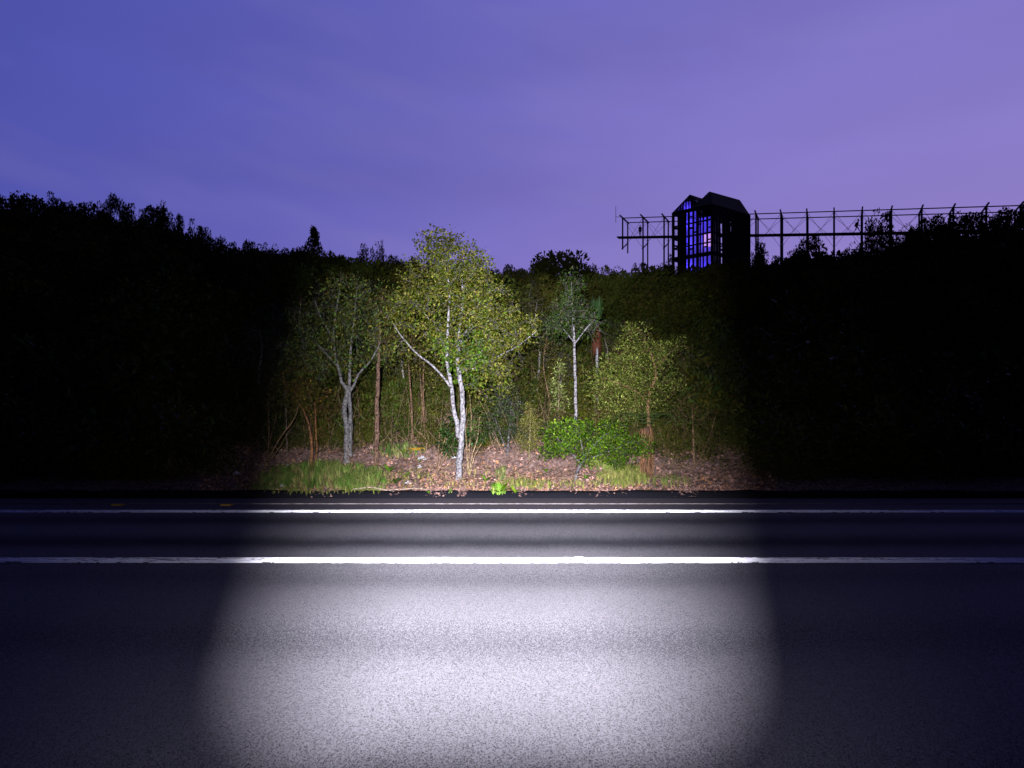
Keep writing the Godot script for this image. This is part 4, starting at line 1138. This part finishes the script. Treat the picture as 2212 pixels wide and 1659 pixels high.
func gallery() -> void:
	var t := thing("raised_gallery", "long raised steel walkway of open frames passing through the slatted tower", "walkway")
	deck_a = P(1345, 510, 92.0); deck_b = P(1991, 499, 74.0)
	var run := deck_b - deck_a
	var flat := Vector3(run.x, 0, run.z).normalized()
	across = Vector3(flat.z, 0, -flat.x)
	if across.z > 0: across = -across
	var up := Vector3.UP
	var top := 2.75
	var at := func(i: float) -> Vector3: return deck_a + run * (i / 12.0)
	for i in 17:
		var p: Vector3 = at.call(i)
		var q := p + across * 2.55
		var fr := Node3D.new(); fr.name = "frame"; t.add_child(fr, true)
		var foot_p := G(p.x, p.z) - 0.5; var foot_q := G(q.x, q.z) - 0.5
		if i == 0: foot_p = p.y - 2.05; foot_q = p.y - 2.05
		bar(fr, "post", Vector3(p.x, foot_p, p.z), p + up * top, 0.17, 0.17, M.steel)
		bar(fr, "post", Vector3(q.x, foot_q, q.z), q + up * top, 0.15, 0.15, M.steel)
		bar(fr, "crossbeam", p - across * 1.35 + up * (top + 0.05), q + across * 0.6 + up * (top + 0.05), 0.16, 0.16, M.steel)
		bar(fr, "knee_brace", p - up * 2.05 - across * 0.4, q - up * 0.35 + across * 0.35, 0.13, 0.13, M.steel)
		if i < 16:
			var p2: Vector3 = at.call(i + 1); var q2 := p2 + across * 2.55
			for e in [[p + up * top, p2 - up * 2.0], [p - up * 2.0, p2 + up * top], [q + up * top, q2 - up * 0.3], [q - up * 0.3, q2 + up * top]]:
				bar(fr, "brace_rod", e[0], e[1], 0.035, 0.035, M.steel)
	var s: Vector3 = at.call(-0.05); var e2: Vector3 = at.call(16.1)
	bar(t, "rail", s + up * top, e2 + up * top, 0.11, 0.11, M.steel)
	bar(t, "rail", s + up * top + across * 2.55, e2 + up * top + across * 2.55, 0.11, 0.11, M.steel)
	s = at.call(-0.3)
	for i in 17:
		var a: Vector3 = at.call(i - 0.3 if i == 0 else float(i)); var b: Vector3 = at.call(minf(i + 1.0, 16.1)) if i < 16 else at.call(16.15)
		if i == 16: a = at.call(16.001)
		bar(t, "deck_plank", a - up * 0.09 + across * 0.55, b - up * 0.09 + across * 0.55, 1.1, 0.14, M.steel)
	var m: Vector3 = at.call(-0.28)
	bar(t, "mast", m + up * 1.9 - across * 0.6, m + up * 4.4 - across * 0.6, 0.05, 0.05, M.steel)
	bar(t, "mast_arm", m + up * 2.8 - across * 0.6, at.call(0.0) + up * 2.75 - across * 0.6, 0.05, 0.05, M.steel)

func tower() -> void:
	var L := Vector3(22.35, 0, -83.5); var C := Vector3(26.6, 0, -80.0); var R := Vector3(33.3, 0, -84.5); var K := L + R - C
	var mid := (L + R) * 0.5
	var foot := 12.8
	var eave := 28.9
	var t := thing("timber_tower", "tall dark slatted timber tower glowing blue inside on the hill crest", "tower", Vector3(mid.x, 0, mid.z))
	var o := Vector3(mid.x, 0, mid.z)
	var lift := func(p: Vector3, y: float) -> Vector3: return Vector3(p.x - o.x, y, p.z - o.z)
	var r := RandomNumberGenerator.new(); r.seed = 33
	for c in [L, C, R, K]:
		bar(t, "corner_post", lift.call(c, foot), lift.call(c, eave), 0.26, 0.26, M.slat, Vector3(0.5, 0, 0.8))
	var deck := 22.4
	# faces: gaps quoted as shares of the face's width, measured on the photograph
	var faces := [[L, C, [[.045, .12], [.185, .225], [.355, .385], [.445, .505], [.555, .60], [.675, .69], [.725, .765], [.80, .86], [.905, .975]], 0.0],
		[C, R, [[.05, .08], [.125, .15], [.2, .245], [.30, .335], [.465, .485], [.58, .60], [.63, .65], [.86, .885], [.955, .97]], 0.09],
		[R, K, [[.15, .2], [.42, .47], [.7, .76], [.9, .93]], 0.0], [K, L, [[.3, .32], [.6, .62], [.88, .97]], 0.0]]
	for f in faces:
		var a: Vector3 = f[0]; var b: Vector3 = f[1]
		var dir := (b - a).normalized(); var wide := a.distance_to(b)
		var out := dir.cross(Vector3.UP)
		if out.dot(a + b - mid * 2.0) < 0.0: out = -out
		var edge := 0.03
		var wall := Node3D.new(); wall.name = "wall"; t.add_child(wall, true)
		var slabs := []
		for g in f[2]:
			slabs.append([edge, g[0]]); edge = g[1]
		slabs.append([edge, 0.985])
		for sl in slabs:
			if sl[1] - sl[0] < 0.006: continue
			# boards no wider than 0.35 m, close together
			var k := maxi(1, int(ceil((sl[1] - sl[0]) * wide / 0.36)))
			for i in k:
				var s0: float = lerpf(sl[0], sl[1], float(i) / k); var s1: float = lerpf(sl[0], sl[1], (i + 1.0) / k)
				var w := (s1 - s0) * wide - (0.012 if k > 1 else 0.0)
				var c := a + dir * ((s0 + s1) * 0.5 * wide) + out * (r.randf_range(0.0, 0.04))
				var lean: float = f[3] * (1.0 - absf((s0 + s1) * 0.5 - 0.45))
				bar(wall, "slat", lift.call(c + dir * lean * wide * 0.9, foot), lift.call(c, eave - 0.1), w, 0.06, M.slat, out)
		for h in [[eave - 0.18, 0.5], [deck, 0.55], [18.1, 0.36], [25.2, 0.2], [26.9, 0.2], [23.9, 0.18]]:
			var y: float = h[0]
			var q: Vector3 = out * 0.02
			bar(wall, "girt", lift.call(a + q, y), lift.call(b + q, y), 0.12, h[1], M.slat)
		for g in f[2]:
			for k in 3:
				if r.randf() < 0.55:
					var c: Vector3 = a + dir * ((g[0] + g[1]) * 0.5 * wide)
					var y := r.randf_range(deck + 0.6, eave - 0.8)
					bar(wall, "nogging", lift.call(c - dir * 0.3, y), lift.call(c + dir * 0.3, y), 0.08, r.randf_range(0.12, 0.3), M.slat)
	# roof
	var A := Vector3(26.9, 31.25, -82.0); var B := Vector3(32.1, 31.15, -85.0); var Fp := Vector3(24.7, 31.35, -83.5); var Gp := Vector3(26.35, 30.75, -83.3)
	var Le := Vector3(L.x, eave, L.z); var Ce := Vector3(C.x, eave, C.z); var Re := Vector3(R.x, eave, R.z); var Ke := Vector3(K.x, eave, K.z)
	var Me := Le.lerp(Ce, 0.46)
	var planes := [[Ce, A, B, Re, 9], [Re, B, B, Ke, 6], [Gp, Gp, Fp, Fp, 0], [Ke, B, Gp, Gp, 4], [Ke, Gp, Fp, Fp, 4], [Ke, Fp, Fp, Le, 5], [Gp, A, B, B, 3], [Ce, A, Gp, Me, 5], [Me, Gp, Fp, Fp, 3]]
	var roof := Node3D.new(); roof.name = "roof"; t.add_child(roof)
	for pl in planes:
		var k: int = pl[4]
		for i in k:
			# boards run along the eave, from p0-p3 up to p1-p2, each lapping the one below
			var u0 := float(i) / k; var u1 := (i + 0.985) / k
			var q := [pl[0].lerp(pl[1], u0), pl[3].lerp(pl[2], u0), pl[3].lerp(pl[2], u1), pl[0].lerp(pl[1], u1)]
			var nn: Vector3 = (q[1] - q[0]).cross(q[3] - q[0]).normalized()
			if nn.length() < 0.5: nn = (q[2] - q[1]).cross(q[3] - q[0]).normalized()
			if nn.y < 0.0: nn = -nn
			var s := Shape.new()
			var hi := []
			for j in 4: hi.append(q[j] + nn * (0.11 if j < 2 else 0.07) - o); q[j] -= o
			s.quad(hi[0], hi[1], hi[2], hi[3], nn, Color.WHITE); s.quad(q[0], q[1], q[2], q[3], -nn, Color.WHITE)
			for j in 4:
				var h := (j + 1) % 4
				s.quad(q[j], q[h], hi[h], hi[j], ((q[j] + q[h]) * 0.5 - (q[0] + q[2]) * 0.5), Color.WHITE)
			part(roof, "roof_board", s.mesh(M.wood))
	for i in 5:
		var u := (i + 0.5) / 5.0
		var foot_p := Le.lerp(Me, 0.12 + 0.88 * u)
		var head := Le.lerp(Fp, 0.25 + 0.75 * u)
		bar(roof, "rafter", foot_p - o, head - o, 0.16, 0.1, M.slat, Vector3(-0.6, 0.5, 0.6))
	bar(roof, "hip_rafter", Le - o, Fp - o, 0.22, 0.16, M.slat)
	# glowing inner screens, seen through the gaps
	var blue := plain(Color(0.75, 0.75, 0.75), 0.9, 0.2)
	var lilac := plain(Color(0.1, 0.1, 0.12), 0.6)
	lilac.emission_enabled = true; lilac.emission = Color(0.62, 0.33, 1.0).linear_to_srgb(); lilac.emission_energy_multiplier = 0.95
	var back := func(p: Vector3, f: float) -> Vector3: return p.lerp(mid, f)
	var La: Vector3 = back.call(L, 0.22); var Ca: Vector3 = back.call(C, 0.5); var Ra: Vector3 = back.call(R, 0.55)
	var panel := func(p: Vector3, q: Vector3, y0: float, y1: float, mat: Material, called: String) -> void:
		bar(t, called, lift.call(p, (y0 + y1) * 0.5), lift.call(q, (y0 + y1) * 0.5), 0.06, y1 - y0, mat)
	panel.call(La, Ca, 14.0, 27.9, blue, "fabric_screen")
	panel.call(Ca + (Ra - Ca) * 0.02, Ca.lerp(Ra, 0.5), 14.0, 27.9, blue, "fabric_screen")
	panel.call(La.lerp(Fp, 0.3), Me.lerp(mid, 0.35), 28.0, 30.4, blue, "fabric_screen")
	panel.call(L.lerp(C, 0.89) + Vector3(0, 0, -0.25), L.lerp(C, 0.985) + Vector3(0, 0, -0.25), 23.4, 25.1, lilac, "lit_window")
	panel.call(L.lerp(C, 0.80) + Vector3(0, 0, -0.3), L.lerp(C, 0.87) + Vector3(0, 0, -0.3), 23.4, 25.1, lilac, "lit_window")
	var glow := plain(Color(0.1, 0.1, 0.2), 0.4)
	glow.emission_enabled = true; glow.emission = Color(0.075, 0.045, 1.0).linear_to_srgb(); glow.emission_energy_multiplier = 1.2
	var ball := SphereMesh.new(); ball.radius = 0.12; ball.height = 0.24; ball.radial_segments = 12; ball.rings = 6
	for y in [15.6, 18.9, 21.4, 24.6, 27.2, 29.3]:
		for u in [0.28, 0.78]:
			if y > 28.0 and u > 0.5: continue
			var p := L.lerp(C, u); p = p.lerp(mid, 0.12)
			part(t, "blue_lamp", ball, glow, Transform3D(Basis(), lift.call(p, y)))
			var l := OmniLight3D.new()
			l.name = "blue_light"; l.position = lift.call(p, y); l.light_color = Color(0.075, 0.045, 1.0).linear_to_srgb(); l.light_energy = 1.5; l.light_size = 0.12; l.omni_range = 30.0; l.omni_attenuation = 2.0; l.shadow_enabled = true
			t.add_child(l, true)

# ---------------------------------------------------------------- people
# bones: [a, b, radius a, radius b, colour]; surface nets over their smooth union
func flesh(s: Shape, bones: Array, cell: float, blend: float) -> void:
	var lo := Vector3.ONE * 1e9; var hi := -lo
	for b in bones:
		var rr := Vector3.ONE * (maxf(b[2], b[3]) + cell * 2.5)
		lo = lo.min(b[0] - rr).min(b[1] - rr); hi = hi.max(b[0] + rr).max(b[1] + rr)
	var nx := int((hi.x - lo.x) / cell) + 2; var ny := int((hi.y - lo.y) / cell) + 2; var nz := int((hi.z - lo.z) / cell) + 2
	var val := PackedFloat32Array(); val.resize(nx * ny * nz); val.fill(1.0)
	var own := PackedInt32Array(); own.resize(nx * ny * nz)
	var best := PackedFloat32Array(); best.resize(nx * ny * nz); best.fill(1e9)
	for k in bones.size():
		var a: Vector3 = bones[k][0]; var ab: Vector3 = bones[k][1] - a; var ra: float = bones[k][2]; var rb: float = bones[k][3]
		var ll := maxf(ab.length_squared(), 1e-9)
		var m := Vector3.ONE * (maxf(ra, rb) + blend + cell * 2.0)
		var p0 := ((a.min(a + ab) - m - lo) / cell).max(Vector3.ZERO); var p1 := (a.max(a + ab) + m - lo) / cell
		for z in range(int(p0.z), mini(int(p1.z) + 1, nz)):
			for y in range(int(p0.y), mini(int(p1.y) + 1, ny)):
				for x in range(int(p0.x), mini(int(p1.x) + 1, nx)):
					var p := lo + Vector3(x, y, z) * cell - a
					var h := clampf(p.dot(ab) / ll, 0.0, 1.0)
					var dd := (p - ab * h).length() - lerpf(ra, rb, h)
					var i := (z * ny + y) * nx + x
					if dd < best[i]: best[i] = dd; own[i] = k
					var e := maxf(blend - absf(val[i] - dd), 0.0) / blend
					val[i] = minf(val[i], dd) - e * e * blend * 0.25
	var at := {}
	var pts := PackedVector3Array(); var nor := PackedVector3Array(); var colr := PackedColorArray()
	var corner := [Vector3i(0, 0, 0), Vector3i(1, 0, 0), Vector3i(0, 1, 0), Vector3i(1, 1, 0), Vector3i(0, 0, 1), Vector3i(1, 0, 1), Vector3i(0, 1, 1), Vector3i(1, 1, 1)]
	var edges := [[0, 1], [2, 3], [4, 5], [6, 7], [0, 2], [1, 3], [4, 6], [5, 7], [0, 4], [1, 5], [2, 6], [3, 7]]
	for z in nz - 1:
		for y in ny - 1:
			for x in nx - 1:
				var i := (z * ny + y) * nx + x
				var first := val[i] < 0.0
				var vs := [val[i], val[i + 1], val[i + nx], val[i + nx + 1], val[i + nx * ny], val[i + nx * ny + 1], val[i + nx * ny + nx], val[i + nx * ny + nx + 1]]
				var mixed := false
				for q in vs:
					if (q < 0.0) != first: mixed = true
				if not mixed: continue
				var sum := Vector3.ZERO; var cnt := 0
				for e in edges:
					var va: float = vs[e[0]]; var vb: float = vs[e[1]]
					if (va < 0.0) != (vb < 0.0):
						sum += Vector3(corner[e[0]]).lerp(Vector3(corner[e[1]]), va / (va - vb)); cnt += 1
				at[i] = pts.size()
				pts.append(lo + (Vector3(x, y, z) + sum / cnt) * cell)
				nor.append(Vector3(vs[1] + vs[3] + vs[5] + vs[7] - vs[0] - vs[2] - vs[4] - vs[6], vs[2] + vs[3] + vs[6] + vs[7] - vs[0] - vs[1] - vs[4] - vs[5], vs[4] + vs[5] + vs[6] + vs[7] - vs[0] - vs[1] - vs[2] - vs[3]).normalized())
				colr.append(bones[own[i]][4])
	var sx := 1; var sy := nx; var sz := nx * ny
	for i in at:
		for ax in 3:
			var st: int = [sx, sy, sz][ax]; var u: int = [sy, sz, sx][ax]; var w: int = [sz, sx, sy][ax]
			if (val[i] < 0.0) == (val[i + st] < 0.0): continue
			if at.has(i - u) and at.has(i - w) and at.has(i - u - w):
				var q := [at[i], at[i - u], at[i - u - w], at[i - w]]
				s.face(pts[q[0]], pts[q[1]], pts[q[2]], nor[q[0]], nor[q[1]], nor[q[2]], colr[q[0]])
				s.face(pts[q[0]], pts[q[2]], pts[q[3]], nor[q[0]], nor[q[2]], nor[q[3]], colr[q[0]])

const SKIN := Color(0.3, 0.2, 0.15)
const COAT := Color(0.012, 0.012, 0.014)
const JEAN := Color(0.014, 0.015, 0.02)
const SHOE := Color(0.01, 0.01, 0.01)

func hand(wrist: Vector3, down: Vector3, fwd: Vector3, side: Vector3) -> Array:
	var b := []
	var palm := wrist + down * 0.085
	b.append([wrist, palm, 0.022, 0.026, SKIN]); b.append([wrist + fwd * 0.015, palm + fwd * 0.02, 0.018, 0.018, SKIN]); b.append([wrist - fwd * 0.015, palm - fwd * 0.02, 0.018, 0.018, SKIN])
	var lens := [0.066, 0.076, 0.071, 0.056]
	for i in 4:
		var k := palm + fwd * (0.033 - 0.021 * i)
		var m: Vector3 = k + down * lens[i] * 0.55 + side * 0.008
		b.append([k, m, 0.0095, 0.0088, SKIN]); b.append([m, m + (down + side * 0.6).normalized() * lens[i] * 0.5, 0.0088, 0.0072, SKIN])
	var tb := wrist + down * 0.03 + fwd * 0.025
	var tm := tb + (down * 0.6 + fwd).normalized() * 0.036
	b.append([tb, tm, 0.012, 0.0105, SKIN]); b.append([tm, tm + (down + fwd * 0.4).normalized() * 0.032, 0.0105, 0.008, SKIN])
	return b

func head(s: Shape, hs: Shape, c: Vector3, fwd: Vector3) -> void:
	# c is the middle of the skull; up is +y
	var r := fwd.cross(Vector3.UP).normalized()
	var b := []
	b.append([c + Vector3(0, 0.02, 0) - fwd * 0.025, c + Vector3(0, 0.02, 0) + fwd * 0.02, 0.082, 0.078, SKIN])
	b.append([c + fwd * 0.03 - Vector3(0, 0.03, 0), c + fwd * 0.05 - Vector3(0, 0.09, 0), 0.062, 0.036, SKIN])
	b.append([c + fwd * 0.09 + Vector3(0, 0.0, 0), c + fwd * 0.112 - Vector3(0, 0.035, 0), 0.010, 0.014, SKIN])
	b.append([c + fwd * 0.082 - Vector3(0, 0.066, 0) - r * 0.018, c + fwd * 0.082 - Vector3(0, 0.066, 0) + r * 0.018, 0.009, 0.009, Color(0.25, 0.1, 0.08)])
	for e in [-1.0, 1.0]:
		b.append([c + r * 0.08 * e + Vector3(0, 0.012, 0), c + r * 0.084 * e - Vector3(0, 0.03, 0), 0.017, 0.012, SKIN])
		b.append([c + fwd * 0.083 + r * 0.03 * e, c + fwd * 0.083 + r * 0.034 * e, 0.011, 0.011, Color(0.05, 0.04, 0.04)])
	flesh(s, b, 0.012, 0.02)
	flesh(hs, [[c + Vector3(0, 0.045, 0) - fwd * 0.03, c + Vector3(0, 0.055, 0) + fwd * 0.025, 0.084, 0.072, Color(0.01, 0.009, 0.008)], [c - fwd * 0.055 + Vector3(0, 0.02, 0), c - fwd * 0.06 - Vector3(0, 0.05, 0), 0.066, 0.05, Color(0.01, 0.009, 0.008)]], 0.014, 0.02)

func people() -> void:
	var V := func(x: float, y: float, z: float) -> Vector3: return Vector3(x, y, z)
	var run := (deck_b - deck_a)
	# standing, seen from the front, arms at the sides
	var k := (P(1380, 500, 91).x - deck_a.x) / run.x
	var spot := deck_a + run * k + across * 0.5
	var t := thing("person", "person in dark clothes standing still on the end of gallery before tower", "person", spot)
	var s := Shape.new(); var hs := Shape.new()
	var b := []
	for e in [-1.0, 1.0]:
		b.append([V.call(0.09 * e, 0.93, 0), V.call(0.085 * e, 0.5, 0.01), 0.085, 0.058, JEAN]); b.append([V.call(0.085 * e, 0.5, 0.01), V.call(0.08 * e, 0.09, -0.02), 0.056, 0.038, JEAN])
		b.append([V.call(0.08 * e, 0.05, -0.04), V.call(0.1 * e, 0.035, 0.15), 0.042, 0.034, SHOE])
		b.append([V.call(0.17 * e, 1.41, 0), V.call(0.215 * e, 1.12, -0.02), 0.055, 0.045, COAT]); b.append([V.call(0.215 * e, 1.12, -0.02), V.call(0.205 * e, 0.87, 0.03), 0.043, 0.033, COAT])
	b.append([V.call(-0.06, 0.95, 0), V.call(0.06, 0.95, 0), 0.115, 0.115, JEAN]); b.append([V.call(0, 1.0, 0), V.call(0, 1.15, 0), 0.125, 0.12, COAT])
	b.append([V.call(-0.08, 1.3, 0), V.call(0.08, 1.3, 0), 0.12, 0.12, COAT]); b.append([V.call(-0.13, 1.42, 0), V.call(0.13, 1.42, 0), 0.06, 0.06, COAT]); b.append([V.call(0, 1.1, 0), V.call(0, 1.36, 0), 0.12, 0.12, COAT])
	b.append([V.call(0, 1.42, 0), V.call(0, 1.56, 0.01), 0.058, 0.05, SKIN])
	flesh(s, b, 0.022, 0.05)
	for e in [-1.0, 1.0]: flesh(s, hand(V.call(0.205 * e, 0.86, 0.03), Vector3(0, -1, 0.1).normalized(), Vector3(0, 0.1, 1).normalized(), Vector3(-e, 0, 0)), 0.006, 0.008)
	head(s, hs, V.call(0, 1.645, 0.02), Vector3(0, 0, 1))
	part(t, "body", s.mesh(M.dull)); part(t, "hair", hs.mesh(M.dull))
	t.rotation.y = -0.2
	# walking towards +x, leaning forward
	k = (P(1844, 500, 78).x - deck_a.x) / run.x
	spot = deck_a + run * k + across * 0.5
	t = thing("person", "person in dark clothes striding along the gallery wearing a backpack", "person", spot)
	s = Shape.new(); hs = Shape.new(); b = []
	var hip := 0.88
	b.append([V.call(0.02, hip, 0.09), V.call(0.2, 0.5, 0.085), 0.088, 0.06, JEAN]); b.append([V.call(0.2, 0.5, 0.085), V.call(0.37, 0.11, 0.08), 0.057, 0.039, JEAN]); b.append([V.call(0.36, 0.055, 0.08), V.call(0.54, 0.06, 0.09), 0.042, 0.034, SHOE])
	b.append([V.call(-0.02, hip, -0.09), V.call(-0.1, 0.48, -0.085), 0.088, 0.06, JEAN]); b.append([V.call(-0.1, 0.48, -0.085), V.call(-0.38, 0.17, -0.08), 0.057, 0.039, JEAN]); b.append([V.call(-0.4, 0.12, -0.08), V.call(-0.28, 0.032, -0.08), 0.042, 0.032, SHOE])
	b.append([V.call(0, hip + 0.03, -0.06), V.call(0, hip + 0.03, 0.06), 0.118, 0.118, JEAN]); b.append([V.call(0.01, 0.95, 0), V.call(0.06, 1.2, 0), 0.125, 0.125, COAT])
	b.append([V.call(0.09, 1.3, -0.08), V.call(0.09, 1.3, 0.08), 0.118, 0.118, COAT]); b.append([V.call(0.11, 1.4, -0.13), V.call(0.11, 1.4, 0.13), 0.06, 0.06, COAT]); b.append([V.call(0.05, 1.15, 0), V.call(0.1, 1.34, 0), 0.12, 0.12, COAT])
	b.append([V.call(0.12, 1.42, 0), V.call(0.17, 1.54, 0), 0.058, 0.05, SKIN])
	b.append([V.call(0.11, 1.39, 0.17), V.call(0.06, 1.12, 0.21), 0.053, 0.044, COAT]); b.append([V.call(0.06, 1.12, 0.21), V.call(0.24, 0.95, 0.2), 0.042, 0.032, COAT])
	b.append([V.call(0.11, 1.39, -0.17), V.call(0.1, 1.1, -0.21), 0.053, 0.044, COAT]); b.append([V.call(0.1, 1.1, -0.21), V.call(0.28, 0.98, -0.19), 0.042, 0.032, COAT])
	flesh(s, b, 0.022, 0.05)
	flesh(s, hand(V.call(0.24, 0.95, 0.2), Vector3(0.75, -0.66, 0).normalized(), Vector3(0.66, 0.75, 0).normalized(), Vector3(0, 0, -1)), 0.006, 0.008)
	flesh(s, hand(V.call(0.28, 0.98, -0.19), Vector3(0.83, -0.55, 0).normalized(), Vector3(0.55, 0.83, 0).normalized(), Vector3(0, 0, 1)), 0.006, 0.008)
	head(s, hs, V.call(0.2, 1.63, 0), Vector3(1, -0.08, 0).normalized())
	part(t, "body", s.mesh(M.dull)); part(t, "hair", hs.mesh(M.dull))
	var turn := -atan2(run.z, run.x)
	t.rotation.y = turn
	var pack := thing("backpack", "dark bulging backpack on the back of the striding person", "backpack", spot)
	var ps := Shape.new()
	flesh(ps, [[V.call(-0.15, 0.98, -0.05), V.call(-0.15, 0.98, 0.05), 0.12, 0.12, Color(0.02, 0.018, 0.016)], [V.call(-0.12, 1.0, 0), V.call(-0.07, 1.28, 0), 0.13, 0.1, Color(0.02, 0.018, 0.016)]], 0.022, 0.05)
	part(pack, "sack", ps.mesh(M.dull))
	for e in [-1.0, 1.0]:
		var st := Shape.new()
		st.tube(PackedVector3Array([V.call(-0.05, 1.3, 0.1 * e), V.call(0.06, 1.455, 0.1 * e), V.call(0.2, 1.4, 0.1 * e), V.call(0.225, 1.25, 0.1 * e), V.call(0.12, 1.03, 0.12 * e), V.call(-0.06, 0.97, 0.11 * e)]), PackedFloat32Array([.014, .014, .014, .014, .012, .012]), 5, fill(Color(0.02, 0.018, 0.016), 6))
		part(pack, "strap", st.mesh(M.dull))
	pack.rotation.y = turn

# ----------------------------------------------------------------
func _ready() -> void:
	rng.seed = 1
	noise.seed = 4; noise.frequency = 0.35; noise.fractal_octaves = 3
	var cam := Camera3D.new()
	cam.name = "camera"
	cam.projection = Camera3D.PROJECTION_FRUSTUM
	cam.near = 0.1; cam.far = 3000.0
	cam.size = 0.1 * 1659.0 / F
	cam.frustum_offset = Vector2(0, 0.1 * (HY - 829.5) / F)
	cam.position = Vector3(0, EYE, 0)
	add_child(cam); cam.current = true
	var env := Environment.new()
	env.background_mode = Environment.BG_SKY
	env.sky = make_sky()
	env.tonemap_mode = Environment.TONE_MAPPER_LINEAR
	env.tonemap_exposure = 1.0
	env.sdfgi_enabled = true; env.ssao_enabled = true; env.ssil_enabled = true
	var we := WorldEnvironment.new(); we.name = "environment"; we.environment = env; add_child(we)
	make_materials()
	flash_head()
	var ub := Shape.new(); ub.box(Vector3(-0.5, -0.5, -0.5), Vector3(0.5, 0.5, 0.5), Color.WHITE)
	unit_box = ub.mesh(M.steel)
	make_ground()
	make_road()
	print("ground ", Time.get_ticks_msec())
	gallery()
	tower()
	people()
	print("tower ", Time.get_ticks_msec())
	crest_trees()
	forest()
	print("forest ", Time.get_ticks_msec())
	roadside_trees()
	forest_saplings()
	fern_trunk()
	pole_tree()
	print("trees ", Time.get_ticks_msec())
	verge_details()
	print("done ", Time.get_ticks_msec())
